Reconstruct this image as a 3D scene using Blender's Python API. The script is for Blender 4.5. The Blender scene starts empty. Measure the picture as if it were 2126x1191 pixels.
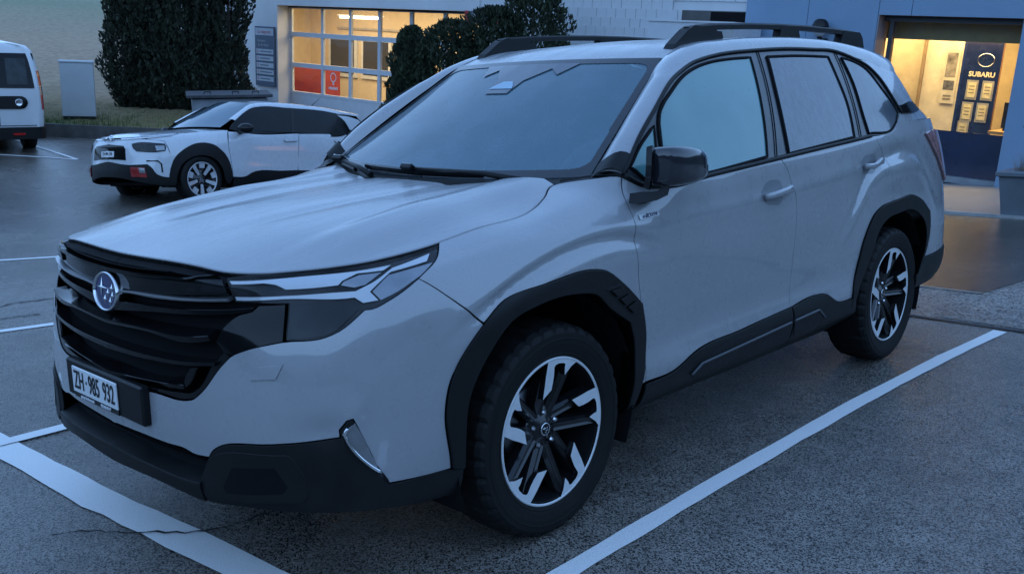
import bpy, bmesh, math, random
import numpy as np
from mathutils import Vector, Matrix, geometry
R=math.radians
random.seed(7); rng=np.random.default_rng(7)
sc=bpy.context.scene; col=sc.collection
# ---------------------------------------------------------------- camera
cam_d=bpy.data.cameras.new('camera'); cam=bpy.data.objects.new('camera',cam_d); col.objects.link(cam)
cam_d.sensor_width=36; cam_d.lens=33.43; cam_d.clip_start=.05; cam_d.clip_end=2000
_yaw,_pit,_rol=.752917546,-.200880678,-.0159638
_f=Vector((math.cos(_pit)*math.cos(_yaw),math.cos(_pit)*math.sin(_yaw),math.sin(_pit)))
_r=_f.cross(Vector((0,0,1))).normalized(); _u=_r.cross(_f)
_r2=_r*math.cos(_rol)+_u*math.sin(_rol); _u2=_u*math.cos(_rol)-_r*math.sin(_rol)
_m=Matrix((_r2,_u2,-_f)).transposed().to_4x4(); _m.translation=Vector((-2.16908,-2.74501,1.39714))
cam.matrix_world=_m; sc.camera=cam
# ---------------------------------------------------------------- sky, sun, exposure
SUN_EL,SUN_AZ=R(38),R(205)      # direction towards the brightest part of the dusk sky
w=bpy.data.worlds.new('World'); sc.world=w; w.use_nodes=True; nt=w.node_tree; nt.nodes.clear()
sky=nt.nodes.new('ShaderNodeTexSky'); sky.sky_type='NISHITA'; sky.sun_disc=False
sky.sun_elevation=R(1.5); sky.sun_rotation=R(60); sky.air_density=1.0; sky.dust_density=.2; sky.ozone_density=3.0
mixs=nt.nodes.new('ShaderNodeMix'); mixs.data_type='RGBA'; mixs.inputs[0].default_value=.85     # an even overcast veil
mixs.inputs[7].default_value=(1.25,2.75,5.9,1)
bg=nt.nodes.new('ShaderNodeBackground'); bg.inputs[1].default_value=.12
wo=nt.nodes.new('ShaderNodeOutputWorld')
# blue-hour veil: a little paler towards the horizon than overhead
tcw=nt.nodes.new('ShaderNodeTexCoord'); sepw=nt.nodes.new('ShaderNodeSeparateXYZ'); nt.links.new(tcw.outputs['Generated'],sepw.inputs[0])
rw=nt.nodes.new('ShaderNodeValToRGB'); rw.color_ramp.elements[0].position=0; rw.color_ramp.elements[0].color=(.57,1.03,1.82,1); rw.color_ramp.elements[1].position=.9; rw.color_ramp.elements[1].color=(.245,.465,.92,1); nt.links.new(sepw.outputs[2],rw.inputs[0])
scw=nt.nodes.new('ShaderNodeVectorMath'); scw.operation='SCALE'; scw.inputs['Scale'].default_value=4.0; nt.links.new(rw.outputs[0],scw.inputs[0]); nt.links.new(scw.outputs[0],mixs.inputs[7])
nt.links.new(sky.outputs[0],mixs.inputs[6]); nt.links.new(mixs.outputs[2],bg.inputs[0]); nt.links.new(bg.outputs[0],wo.inputs[0])
sd=bpy.data.lights.new('sun','SUN'); sd.energy=.12; sd.angle=R(80); sd.color=(.45,.70,1)
so=bpy.data.objects.new('sun',sd); col.objects.link(so)
so.rotation_euler=Vector((-math.cos(SUN_EL)*math.cos(SUN_AZ),-math.cos(SUN_EL)*math.sin(SUN_AZ),-math.sin(SUN_EL))).to_track_quat('-Z','Y').to_euler()
sc.view_settings.view_transform='Standard'; sc.view_settings.look='None'; sc.view_settings.exposure=1.36; sc.view_settings.gamma=1
sc.render.engine='CYCLES'; sc.cycles.max_bounces=6; sc.cycles.diffuse_bounces=3; sc.cycles.glossy_bounces=3; sc.cycles.transmission_bounces=4; sc.cycles.transparent_max_bounces=8; sc.cycles.caustics_reflective=False; sc.cycles.caustics_refractive=False
# ---------------------------------------------------------------- materials
MATS={}
def _new(name):
    m=bpy.data.materials.new(name); m.use_nodes=True; n=m.node_tree; n.nodes.clear()
    o=n.nodes.new('ShaderNodeOutputMaterial'); b=n.nodes.new('ShaderNodeBsdfPrincipled'); n.links.new(b.outputs[0],o.inputs[0])
    return m,n,b,o
def _noise(n,scale,detail=4,rough=.55,vec=None,kind='ShaderNodeTexNoise'):
    t=n.nodes.new(kind); t.inputs['Scale'].default_value=scale
    if 'Detail' in t.inputs: t.inputs['Detail'].default_value=detail
    if kind=='ShaderNodeTexNoise': t.inputs['Roughness'].default_value=rough
    tc=n.nodes.get('tc') or n.nodes.new('ShaderNodeTexCoord'); tc.name='tc'
    n.links.new((vec or tc.outputs['Object']),t.inputs['Vector'])
    return t
def _ramp(n,src,stops):
    r=n.nodes.new('ShaderNodeValToRGB'); e=r.color_ramp.elements
    while len(e)<len(stops): e.new(.5)
    for i,(p_,c) in enumerate(stops):
        e[i].position=p_; e[i].color=(c,c,c,1) if isinstance(c,(int,float)) else (*c,1)
    n.links.new(src,r.inputs[0]); return r
def _bump(n,b,src,strength,dist,prev=None):
    bu=n.nodes.new('ShaderNodeBump'); bu.inputs['Strength'].default_value=strength; bu.inputs['Distance'].default_value=dist
    n.links.new(src,bu.inputs['Height'])
    if prev: n.links.new(prev.outputs[0],bu.inputs['Normal'])
    n.links.new(bu.outputs[0],b.inputs['Normal']); return bu
def plain(name,colr,rough=.5,metal=0,coat=0,var=.12,vscale=6,bump=0,bscale=80,spec=.5,emit=None,estr=0):
    """principled with a mild colour and gloss variation and optional fine relief"""
    if name in MATS: return MATS[name]
    m,n,b,o=_new(name)
    b.inputs['Metallic'].default_value=metal; b.inputs['Coat Weight'].default_value=coat; b.inputs['Coat Roughness'].default_value=.06
    b.inputs['Specular IOR Level'].default_value=spec
    t=_noise(n,vscale,5)
    lo=tuple(c*(1-var) for c in colr); hi=tuple(min(1,c*(1+var)) for c in colr)
    n.links.new(_ramp(n,t.outputs[0],[(.3,lo),(.7,hi)]).outputs[0],b.inputs['Base Color'])
    n.links.new(_ramp(n,t.outputs[0],[(.25,max(0,rough-.07)),(.75,min(1,rough+.07))]).outputs[0],b.inputs['Roughness'])
    if bump: _bump(n,b,_noise(n,bscale,3).outputs[0],bump,.002)
    if emit: b.inputs['Emission Color'].default_value=(*emit,1); b.inputs['Emission Strength'].default_value=estr
    MATS[name]=m; return m
def droplets(n,scale,lo=.30,hi=.44):
    """rain beads: a field of small domes"""
    v=_noise(n,scale,kind='ShaderNodeTexVoronoi'); v.inputs['Randomness'].default_value=1
    r=_ramp(n,v.outputs['Distance'],[(0,1.0),(lo,.75),(hi,0.0)])
    k=_noise(n,scale*.09,3); kr=_ramp(n,k.outputs[0],[(.30,0.),(.46,1.)])
    mu=n.nodes.new('ShaderNodeMath'); mu.operation='MULTIPLY'; n.links.new(r.outputs[0],mu.inputs[0]); n.links.new(kr.outputs[0],mu.inputs[1])
    return mu.outputs[0]
def paint(name,colr,rough=.28,drops=(150,.6),streak=False,bead=.72):
    if name in MATS: return MATS[name]
    m,n,b,o=_new(name)
    b.inputs['Coat Weight'].default_value=1.0; b.inputs['Coat IOR'].default_value=1.6
    t=_noise(n,3.5,6,.6)
    n.links.new(_ramp(n,t.outputs[0],[(.3,tuple(c*.97 for c in colr)),(.7,tuple(min(1,c*1.02) for c in colr))]).outputs[0],b.inputs['Base Color'])
    w1=_noise(n,14,4,.6)
    if streak:   # water drawn out along the panel
        tc=n.nodes['tc']; mp=n.nodes.new('ShaderNodeMapping'); mp.inputs['Scale'].default_value=(1.6,9,4); mp.inputs['Rotation'].default_value=(0,0,.12); n.links.new(tc.outputs['Object'],mp.inputs[0])
        w1=_noise(n,1.6,5,.6,vec=mp.outputs[0])
    n.links.new(_ramp(n,w1.outputs[0],[(.34,rough-.08),(.66,rough+.10)]).outputs[0],b.inputs['Roughness'])
    n.links.new(_ramp(n,w1.outputs[0],[(.36,.02),(.60,.22 if streak else .05)]).outputs[0],b.inputs['Coat Roughness'])
    if streak: n.links.new(_ramp(n,w1.outputs[0],[(.34,.14),(.62,.36)]).outputs[0],b.inputs['Coat Weight']); b.inputs['Specular IOR Level'].default_value=.3
    d1=droplets(n,drops[0]); d2=droplets(n,drops[0]*.42,.20,.31)
    bu=_bump(n,b,d1,drops[1],.0035); bu2=_bump(n,b,d2,drops[1],.008,bu)
    # bead shading put into the colour: paint darker under each water bead
    mxd=n.nodes.new('ShaderNodeMath'); mxd.operation='MAXIMUM'; n.links.new(d1,mxd.inputs[0]); n.links.new(d2,mxd.inputs[1])
    mm=n.nodes.new('ShaderNodeMix'); mm.data_type='RGBA'; mm.blend_type='MULTIPLY'; n.links.new(mxd.outputs[0],mm.inputs[0]); src=b.inputs['Base Color'].links[0].from_socket; n.links.new(src,mm.inputs[6]); mm.inputs[7].default_value=(bead,bead,bead,1); n.links.new(mm.outputs[2],b.inputs['Base Color'])
    n.links.new(bu2.outputs[0],b.inputs['Coat Normal'])
    MATS[name]=m; return m
def glassmat(name,tint,fog,fogcol,rough=.08,drops=None,runs=False):
    """vehicle glass: part tinted see-through, part condensation film, glossy skin"""
    if name in MATS: return MATS[name]
    m,n,b,o=_new(name)
    b.inputs['Base Color'].default_value=(*fogcol,1); b.inputs['Roughness'].default_value=rough; b.inputs['Coat Weight'].default_value=1; b.inputs['Coat Roughness'].default_value=.03
    tr=n.nodes.new('ShaderNodeBsdfTransparent'); tr.inputs[0].default_value=(*tint,1)
    mx=n.nodes.new('ShaderNodeMixShader')
    t=_noise(n,5,5,.6)
    if runs:
        mp=n.nodes.new('ShaderNodeMapping'); mp.inputs['Scale'].default_value=(26,26,2.2); n.links.new(n.nodes['tc'].outputs['Object'],mp.inputs[0]); t=_noise(n,1.5,6,.7,vec=mp.outputs[0]); n.links.new(_ramp(n,t.outputs[0],[(.35,tuple(c*.82 for c in fogcol)),(.65,tuple(c*1.18 for c in fogcol))]).outputs[0],b.inputs['Base Color'])
    n.links.new(_ramp(n,t.outputs[0],[(.3,max(0,fog-.04)),(.7,min(1,fog+.04))]).outputs[0],mx.inputs[0])
    n.links.new(tr.outputs[0],mx.inputs[1]); n.links.new(b.outputs[0],mx.inputs[2]); n.links.new(mx.outputs[0],o.inputs[0])
    if drops:
        dd=droplets(n,drops[0]); bu=_bump(n,b,dd,drops[1],.004); n.links.new(bu.outputs[0],b.inputs['Coat Normal'])
        mm=n.nodes.new('ShaderNodeMix'); mm.data_type='RGBA'; mm.blend_type='MULTIPLY'; n.links.new(dd,mm.inputs[0])
        if b.inputs['Base Color'].links: n.links.new(b.inputs['Base Color'].links[0].from_socket,mm.inputs[6])
        else: mm.inputs[6].default_value=(*fogcol,1)
        mm.inputs[7].default_value=(.55,.58,.6,1); n.links.new(mm.outputs[2],b.inputs['Base Color'])  # shading of the beads is put into the film colour
    MATS[name]=m; return m
# ---------------------------------------------------------------- object helpers
def tag(o,label=None,cat=None,group=None,kind=None):
    if label: o['label']=label
    if cat: o['category']=cat
    if group: o['group']=group
    if kind: o['kind']=kind
    return o
def link(name,me,parent=None,mat=None):
    o=bpy.data.objects.new(name,me); col.objects.link(o)
    if parent is not None: o.parent=parent
    if mat is not None and me is not None:
        me.materials.clear()
        for k in (mat if isinstance(mat,(list,tuple)) else [mat]): me.materials.append(k)
    return o
def empty(name,loc=(0,0,0),rz=0,parent=None):
    o=bpy.data.objects.new(name,None); col.objects.link(o); o.location=loc; o.rotation_euler=(0,0,rz); o.empty_display_size=.2
    if parent is not None: o.parent=parent
    return o
def copy_tree(o,parent=None):
    c=o.copy(); col.objects.link(c)
    if parent is not None: c.parent=parent; c.matrix_parent_inverse=o.matrix_parent_inverse.copy()
    for ch in list(o.children): copy_tree(ch,c)
    return c
class MB:
    """collects boxes, tubes, lathes, prisms and grids into one mesh"""
    def __init__(s): s.v=[]; s.f=[]; s.mi=[]; s.sm=[]; s.cur=0
    def add(s,vs,fs,smooth=False):
        k=len(s.v); s.v+= [tuple(map(float,q)) for q in vs]
        for f in fs: s.f.append([i+k for i in f]); s.mi.append(s.cur); s.sm.append(smooth)
        return s
    def box(s,c,d,rot=None,bev=0.0):
        x,y,z=d[0]/2,d[1]/2,d[2]/2
        if bev<=0:
            vs=[(sx*x,sy*y,sz*z) for sx in(-1,1) for sy in(-1,1) for sz in(-1,1)]
            fs=[(0,1,3,2),(4,6,7,5),(0,4,5,1),(2,3,7,6),(0,2,6,4),(1,5,7,3)]
        else:
            b=bev; vs=[];fs=[]
            for sx in(-1,1):
                for sy in(-1,1):
                    for sz in(-1,1):
                        vs+= [(sx*x,sy*(y-b),sz*(z-b)),(sx*(x-b),sy*y,sz*(z-b)),(sx*(x-b),sy*(y-b),sz*z)]
            I=lambda a,b_,c_:((a*2+b_)*2+c_)*3
            for k in(0,1):
                fs.append([I(k,0,0),I(k,0,1),I(k,1,1),I(k,1,0)]); fs.append([I(0,k,0)+1,I(1,k,0)+1,I(1,k,1)+1,I(0,k,1)+1]); fs.append([I(0,0,k)+2,I(0,1,k)+2,I(1,1,k)+2,I(1,0,k)+2])
            for a in(0,1):
                for c_ in(0,1):
                    fs.append([I(a,c_,0),I(a,c_,1),I(a,c_,1)+1,I(a,c_,0)+1]); fs.append([I(a,0,c_),I(a,1,c_),I(a,1,c_)+2,I(a,0,c_)+2]); fs.append([I(0,a,c_)+1,I(1,a,c_)+1,I(1,a,c_)+2,I(0,a,c_)+2])
            for a in(0,1):
                for b_ in(0,1):
                    for c_ in(0,1): i=I(a,b_,c_); fs.append([i,i+1,i+2])
        M=(rot.to_3x3() if rot is not None else Matrix.Identity(3))
        return s.add([M@Vector(q)+Vector(c) for q in vs],fs)
    def tube(s,pts,r,n=10,cap=True,smooth=True,flat=None):
        pts=[Vector(q) for q in pts]; rs=r if isinstance(r,(list,tuple)) else [r]*len(pts); vs=[];fs=[]
        up=None
        for i,q in enumerate(pts):
            t=(pts[min(i+1,len(pts)-1)]-pts[max(i-1,0)]).normalized()
            if up is None: up=t.orthogonal().normalized() if flat is None else Vector(flat)
            a=(up-t*up.dot(t)).normalized(); b=t.cross(a); up=a
            for k in range(n):
                th=2*math.pi*k/n; vs.append(q+(a*math.cos(th)+b*math.sin(th))*rs[i])
        for i in range(len(pts)-1):
            for k in range(n): fs.append((i*n+k,i*n+(k+1)%n,(i+1)*n+(k+1)%n,(i+1)*n+k))
        s.add(vs,fs,smooth)
        if cap: k0=len(s.v)-len(vs); s.add([],[]) ; s.f+= [[k0+k for k in range(n)][::-1],[k0+(len(pts)-1)*n+k for k in range(n)]]; s.mi+=[s.cur]*2; s.sm+=[False]*2
        return s
    def sweep(s,pts,sec,up=(0,0,1),cap=True,smooth=False):
        """section sec=[(a,b)] (a along side axis, b along up) swept along pts; sec may be a list of sections"""
        pts=[Vector(q) for q in pts]; vs=[];fs=[]; secs=sec if isinstance(sec[0][0],(list,tuple)) else [sec]*len(pts); n=len(secs[0])
        for i,q in enumerate(pts):
            t=(pts[min(i+1,len(pts)-1)]-pts[max(i-1,0)]).normalized(); a=t.cross(Vector(up)).normalized(); b=a.cross(t)
            for (x,y) in secs[i]: vs.append(q+a*x+b*y)
        for i in range(len(pts)-1):
            for k in range(n): fs.append((i*n+k,i*n+(k+1)%n,(i+1)*n+(k+1)%n,(i+1)*n+k))
        if cap: fs+= [list(range(n))[::-1],[(len(pts)-1)*n+k for k in range(n)]]
        return s.add(vs,fs,smooth)
    def lathe(s,prof,n=48,axis='y',c=(0,0,0),smooth=True,close=False):
        """prof=[(r,h)] revolved about axis through c"""
        vs=[];fs=[];m=len(prof)
        for k in range(n):
            th=2*math.pi*k/n; cx,sx=math.cos(th),math.sin(th)
            for r,h in prof:
                q={'y':(r*cx,h,r*sx),'z':(r*cx,r*sx,h),'x':(h,r*cx,r*sx)}[axis]; vs.append((q[0]+c[0],q[1]+c[1],q[2]+c[2]))
        for k in range(n):
            for j in range(m if close else m-1):
                a=k*m+j;b=k*m+(j+1)%m;c_=((k+1)%n)*m+(j+1)%m;d=((k+1)%n)*m+j; fs.append((a,b,c_,d))
        return s.add(vs,fs,smooth)
    def prism(s,poly,fn,h0,h1):
        """2d polygon extruded from h0 to h1, fn(a,b,h)->xyz"""
        n=len(poly); vs=[fn(a,b,h0) for a,b in poly]+[fn(a,b,h1) for a,b in poly]
        return s.add(vs,[list(range(n)),[n+k for k in range(n)][::-1]]+[(k,n+k,n+(k+1)%n,(k+1)%n) for k in range(n)])
    def grid(s,fn,us,vs_,smooth=True,wrap=False):
        P=[fn(u,v) for u in us for v in vs_]; m=len(vs_); fs=[]
        for i in range(len(us)-1):
            for j in range(m-1): fs.append((i*m+j,i*m+j+1,(i+1)*m+j+1,(i+1)*m+j))
        return s.add(P,fs,smooth)
    def mesh(s,name='m'):
        me=bpy.data.meshes.new(name); me.from_pydata(s.v,[],s.f); me.update()
        me.polygons.foreach_set('material_index',s.mi); me.polygons.foreach_set('use_smooth',s.sm)
        bm=bmesh.new(); bm.from_mesh(me); bmesh.ops.recalc_face_normals(bm,faces=bm.faces); bm.to_mesh(me); bm.free()
        return me
    def build(s,name,mat,parent=None): return link(name,s.mesh(name),parent,mat)
def text_mesh(txt,size=1.0,depth=0.0,align='CENTER',shear=0,bold=0.0,spacing=1.0):
    c=bpy.data.curves.new('t','FONT'); c.body=txt; c.size=size; c.extrude=depth; c.align_x=align; c.align_y='CENTER'; c.resolution_u=3; c.shear=shear; c.offset=bold; c.space_character=spacing
    o=bpy.data.objects.new('t',c); col.objects.link(o); dg=bpy.context.evaluated_depsgraph_get(); dg.update()
    me=bpy.data.meshes.new_from_object(o.evaluated_get(dg)); bpy.data.objects.remove(o); bpy.data.curves.remove(c); return me
def place_text(name,txt,size,origin,xdir,ydir,mat,parent,depth=.0008,sx=1.0,**k):
    """flat lettering whose reading direction is xdir and upright ydir"""
    me=text_mesh(txt,size,depth,**k); X=Vector(xdir).normalized();Y=Vector(ydir).normalized();Z=X.cross(Y)
    M=Matrix((X*sx,Y,Z)).transposed().to_4x4(); M.translation=Vector(origin); me.transform(M)
    return link(name,me,parent,mat)
import numpy as np
def _spl(xs, ys):
    """natural cubic spline through (xs, ys[..]) -> callable (vectorised over x)"""
    xs=np.asarray(xs,float); ys=np.asarray(ys,float); n=len(xs)
    h=np.diff(xs); A=np.zeros((n,n)); A[0,0]=A[-1,-1]=1
    B=np.zeros(ys.shape)
    for i in range(1,n-1):
        A[i,i-1]=h[i-1]; A[i,i]=2*(h[i-1]+h[i]); A[i,i+1]=h[i]
        B[i]=3*((ys[i+1]-ys[i])/h[i]-(ys[i]-ys[i-1])/h[i-1])
    c=np.linalg.solve(A,B)
    def f(x):
        x=np.asarray(x,float); i=np.clip(np.searchsorted(xs,x)-1,0,n-2)
        t=(x-xs[i]); hh=h[i]
        if ys.ndim>1: t=t[...,None]; hh=hh[...,None]
        a=ys[i]; b=(ys[i+1]-ys[i])/hh-hh*(2*c[i]+c[i+1])/3; d=(c[i+1]-c[i])/(3*hh)
        return a+t*(b+t*(c[i]+t*d))
    return f
# plan outline of the car at its widest, front centre -> flank -> rear centre (x rearward, w = half width)
PLAN=[(-.998,0),(-.992,.2),(-.971,.4),(-.938,.56),(-.872,.695),(-.765,.80),(-.615,.866),(-.45,.893),
      (-.25,.905),(0,.91),(.3,.907),(.6,.902),(1.0,.900),(1.5,.900),(2.0,.902),(2.4,.908),(2.67,.91),(2.95,.905),
      (3.15,.900),(3.33,.893),(3.49,.850),(3.605,.745),(3.66,.56),(3.685,.28),(3.69,0)]
_P=np.array(PLAN); _a=np.r_[0,np.cumsum(np.hypot(*np.diff(_P,axis=0).T))]
_k0=7; US=_a-_a[_k0]+_P[_k0,0]; _k1=18
for _i in range(_k0,_k1+1): US[_i]=_P[_i,0]
US[_k1+1:]=_P[_k1,0]+(_a[_k1+1:]-_a[_k1])
_planf=_spl(US,_P)
def plan(u):
    p=_planf(u); t=(_planf(np.asarray(u)+1e-3)-_planf(np.asarray(u)-1e-3)); t/=np.linalg.norm(t,axis=-1,keepdims=True)
    n=np.stack([-t[...,1],t[...,0]],-1)   # outward normal in (x,w)
    return p,n
# nominal heights (second parameter) and, per station, true height Z and inset D
VS=np.array([.20,.27,.34,.42,.52,.65,.80,.90,1.00,1.08,1.15])
#  u-key : list of (Z,D)
def _st(x): return x
SECT=[ # station x on flank or negative index = plan index
 ('k0', [(.215,.045),(.26,.000),(.33,-.012),(.42,-.004),(.51,-.004),(.61,.000),(.71,.010),(.79,.014),(.865,.026),(.925,.045),(.955,.075)]),
 ('k2', [(.215,.045),(.26,.000),(.33,-.012),(.42,-.004),(.51,-.004),(.61,.000),(.71,.010),(.79,.014),(.865,.028),(.925,.055),(.950,.095)]),
 ('k4', [(.215,.060),(.26,.016),(.33,-.004),(.42,-.004),(.51,-.004),(.61,.002),(.71,.014),(.79,.032),(.855,.058),(.905,.095),(.925,.140)]),
 ('k5', [(.215,.070),(.26,.022),(.33,.002),(.42,.000),(.51,.000),(.61,.002),(.71,.014),(.79,.032),(.862,.062),(.915,.105),(.940,.150)]),
 ('k6', [(.225,.080),(.27,.035),(.33,.012),(.42,.000),(.52,-.002),(.63,.000),(.74,.008),(.82,.022),(.89,.055),(.94,.105),(.965,.150)]),
 (-.25, [(.24,.060),(.28,.030),(.34,.010),(.42,.000),(.52,-.004),(.65,-.006),(.79,.000),(.87,.018),(.94,.055),(.985,.110),(1.01,.158)]),
 (0.0,  [(.24,.060),(.28,.030),(.34,.010),(.42,.000),(.52,-.005),(.65,-.008),(.80,-.004),(.885,.012),(.96,.045),(1.012,.105),(1.04,.158)]),
 (0.3,  [(.26,.085),(.29,.060),(.33,.030),(.42,.004),(.52,.000),(.65,-.004),(.80,-.002),(.895,.006),(.985,.028),(1.055,.072),(1.105,.125)]),
 (0.6,  [(.27,.090),(.295,.065),(.33,.030),(.42,.006),(.52,.016),(.65,.010),(.80,.002),(.90,.000),(1.00,.010),(1.07,.028),(1.125,.055)]),
 (1.0,  [(.27,.090),(.295,.065),(.33,.030),(.42,.006),(.52,.022),(.65,.014),(.80,.002),(.90,.000),(1.00,.008),(1.08,.024),(1.145,.046)]),
 (1.8,  [(.27,.090),(.295,.065),(.33,.030),(.42,.006),(.52,.022),(.65,.014),(.80,.003),(.90,.000),(1.01,.008),(1.10,.026),(1.175,.050)]),
 (2.4,  [(.27,.080),(.295,.055),(.34,.020),(.42,.000),(.52,.000),(.65,-.004),(.80,-.002),(.91,.004),(1.03,.020),(1.125,.040),(1.205,.066)]),
 (2.67, [(.27,.060),(.295,.030),(.34,.010),(.42,.000),(.52,-.004),(.65,-.006),(.80,-.002),(.91,.006),(1.03,.026),(1.13,.048),(1.215,.076)]),
 (3.15, [(.30,.060),(.33,.030),(.38,.010),(.44,.000),(.53,-.004),(.65,-.004),(.80,.004),(.92,.018),(1.04,.040),(1.14,.064),(1.225,.092)]),
 ('k21',[(.33,.060),(.36,.030),(.40,.010),(.46,.000),(.54,.000),(.65,.004),(.80,.020),(.92,.040),(1.04,.068),(1.14,.098),(1.225,.130)]),
 ('k24',[(.33,.060),(.36,.030),(.40,.010),(.46,.000),(.54,.000),(.65,.006),(.80,.030),(.92,.060),(1.04,.095),(1.14,.130),(1.225,.170)]),
]
_su=np.array([US[int(k[1:])] if isinstance(k,str) else k for k,_ in SECT])
_tab=np.array([s for _,s in SECT])            # (stations, rows, 2)
def _herm(xs,ys):
    xs=np.asarray(xs,float);ys=np.asarray(ys,float);n=len(xs)
    m=np.empty_like(ys); s=np.diff(ys,axis=0)/np.diff(xs)[:,None]
    h=np.diff(xs); m[0]=s[0];m[-1]=s[-1]
    for i in range(1,n-1): m[i]=(s[i-1]*h[i]+s[i]*h[i-1])/(h[i]+h[i-1])
    def f(x):
        x=np.asarray(x,float); i=np.clip(np.searchsorted(xs,x)-1,0,n-2)
        hh=(xs[i+1]-xs[i])[...,None]; t=((x-xs[i])[...,None])/hh
        return (2*t**3-3*t**2+1)*ys[i]+(t**3-2*t**2+t)*hh*m[i]+(-2*t**3+3*t**2)*ys[i+1]+(t**3-t**2)*hh*m[i+1]
    return f
# the two top rows (shoulder and hood shut line) have stations of their own; (u,Z,D)
ROW9=[(US[0],.930,.030),(US[2],.930,.032),(-1.10,.920,.042),(US[4],.918,.082),(US[5],.923,.090),(US[6],.933,.092),(-.40,.951,.092),(-.20,.978,.098),
      (0,1.000,.100),(.167,1.034,.106),(.266,1.053,.108),(.36,1.062,.088),(.45,1.066,.062),(.6,1.070,.030)]
ROW10=[(US[0],.955,.064),(US[2],.955,.066),(-1.13,.947,.070),(-1.0,.945,.098),(US[4],.946,.118),(US[5],.952,.130),(US[6],.960,.135),(-.40,.978,.142),(-.20,1.005,.152),
      (.036,1.027,.162),(.107,1.043,.180),(.167,1.063,.200),(.266,1.096,.236),(.31,1.104,.205),(.36,1.112,.150),(.45,1.118,.085),(.6,1.125,.055)]
_r9=np.array(ROW9+[(x,)+tuple(_tab[i,9]) for i,x in enumerate(_su) if x>.7]); _r10=np.array(ROW10+[(x,)+tuple(_tab[i,10]) for i,x in enumerate(_su) if x>.7])
_f9=_herm(_r9[:,0],_r9[:,1:]); _f10=_herm(_r10[:,0],_r10[:,1:]); _f08=_spl(_su,_tab[:,:9].reshape(len(_su),-1))
def _rowf(u):
    return np.concatenate([_f08(u),_f9(u),_f10(u)],-1)
def body_ZD(u,v):
    u=np.asarray(u,float);v=np.asarray(v,float)
    R=_rowf(u).reshape(u.shape+(len(VS),2))
    # cubic Hermite (Catmull-Rom, non-uniform) in v
    i=np.clip(np.searchsorted(VS,v)-1,0,len(VS)-2)
    h=VS[i+1]-VS[i]; t=(v-VS[i])/h
    def g(j): j=np.clip(j,0,len(VS)-1); return np.take_along_axis(R,j[...,None,None].repeat(2,-1),-2)[...,0,:]
    p0,p1,p2,p3=g(i-1),g(i),g(i+1),g(i+2)
    V=lambda j:VS[np.clip(j,0,len(VS)-1)]
    d1=np.where((i>0)[...,None],(p2-p0)/(V(i+1)-V(i-1)+1e-9)[...,None],(p2-p1)/h[...,None])
    d2=np.where((i<len(VS)-2)[...,None],(p3-p1)/(V(i+2)-V(i)+1e-9)[...,None],(p2-p1)/h[...,None])
    t=t[...,None]; h=h[...,None]
    return (2*t**3-3*t**2+1)*p1+(t**3-2*t**2+t)*h*d1+(-2*t**3+3*t**2)*p2+(t**3-t**2)*h*d2
def _smooth(a,b,x):
    t=np.clip((x-a)/(b-a),0,1); return t*t*(3-2*t)
_fc=_herm([-.6,-.35,-.1,.1,.3,.5,.8],[[.70],[.815],[.905],[.945],[.945],[.90],[.84]])     # crease line over the front arch
_rc=_herm([1.9,2.1,2.25,2.4,2.6,2.85,3.0,3.12,3.3],[[.62],[.80],[.93],[.985],[1.005],[1.005],[.97],[.87],[.74]])  # over the rear arch
def body_bump(u,v):
    e=v-_fc(u)[...,0]; w=_smooth(-.5,-.2,u)*(1-_smooth(.35,.62,u))
    b=w*(.008*np.exp(-((e-.038)/.03)**2)-.008*np.exp(-((e+.012)/.024)**2)+.004*np.exp(-((e+.07)/.045)**2))
    e=v-_rc(u)[...,0]; w=_smooth(1.95,2.25,u)*(1-_smooth(3.05,3.25,u))
    b=b+w*(-.010*np.exp(-((e-.028)/.028)**2)+.007*np.exp(-((e+.035)/.035)**2))
    # scooped air curtain ahead of the fog lamp, with a fold outboard of it
    b=b-.006*np.exp(-((u+.815)/.060)**2-((v-.560)/.045)**2)+.004*np.exp(-((u+.735-.35*(v-.60))/.030)**2-((v-.60)/.13)**2)
    # character line down the doors and the scooped sill
    e=v-(.955+.035*(u-1)); w=_smooth(.35,.9,u)*(1-_smooth(2.0,2.4,u))
    b=b+w*.005*np.exp(-(e/.035)**2)
    return b
def body(u,v,off=0.0):
    """lower body skin -> (x, w, z)"""
    u=np.asarray(u,float);v=np.asarray(v,float)
    p,n=plan(u); ZD=body_ZD(u,v)
    d=ZD[...,1]-off-body_bump(u,v)
    q=p-n*d[...,None]
    return np.stack([q[...,0],q[...,1],ZD[...,0]],-1)
def normal(surf,u,v,off=0.0,e=2e-3):
    a=surf(u+e,v,off)-surf(u-e,v,off); b=surf(u,v+e,off)-surf(u,v-e,off)
    n=np.cross(a,b); n/=np.linalg.norm(n,axis=-1,keepdims=True)+1e-12
    return n
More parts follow.
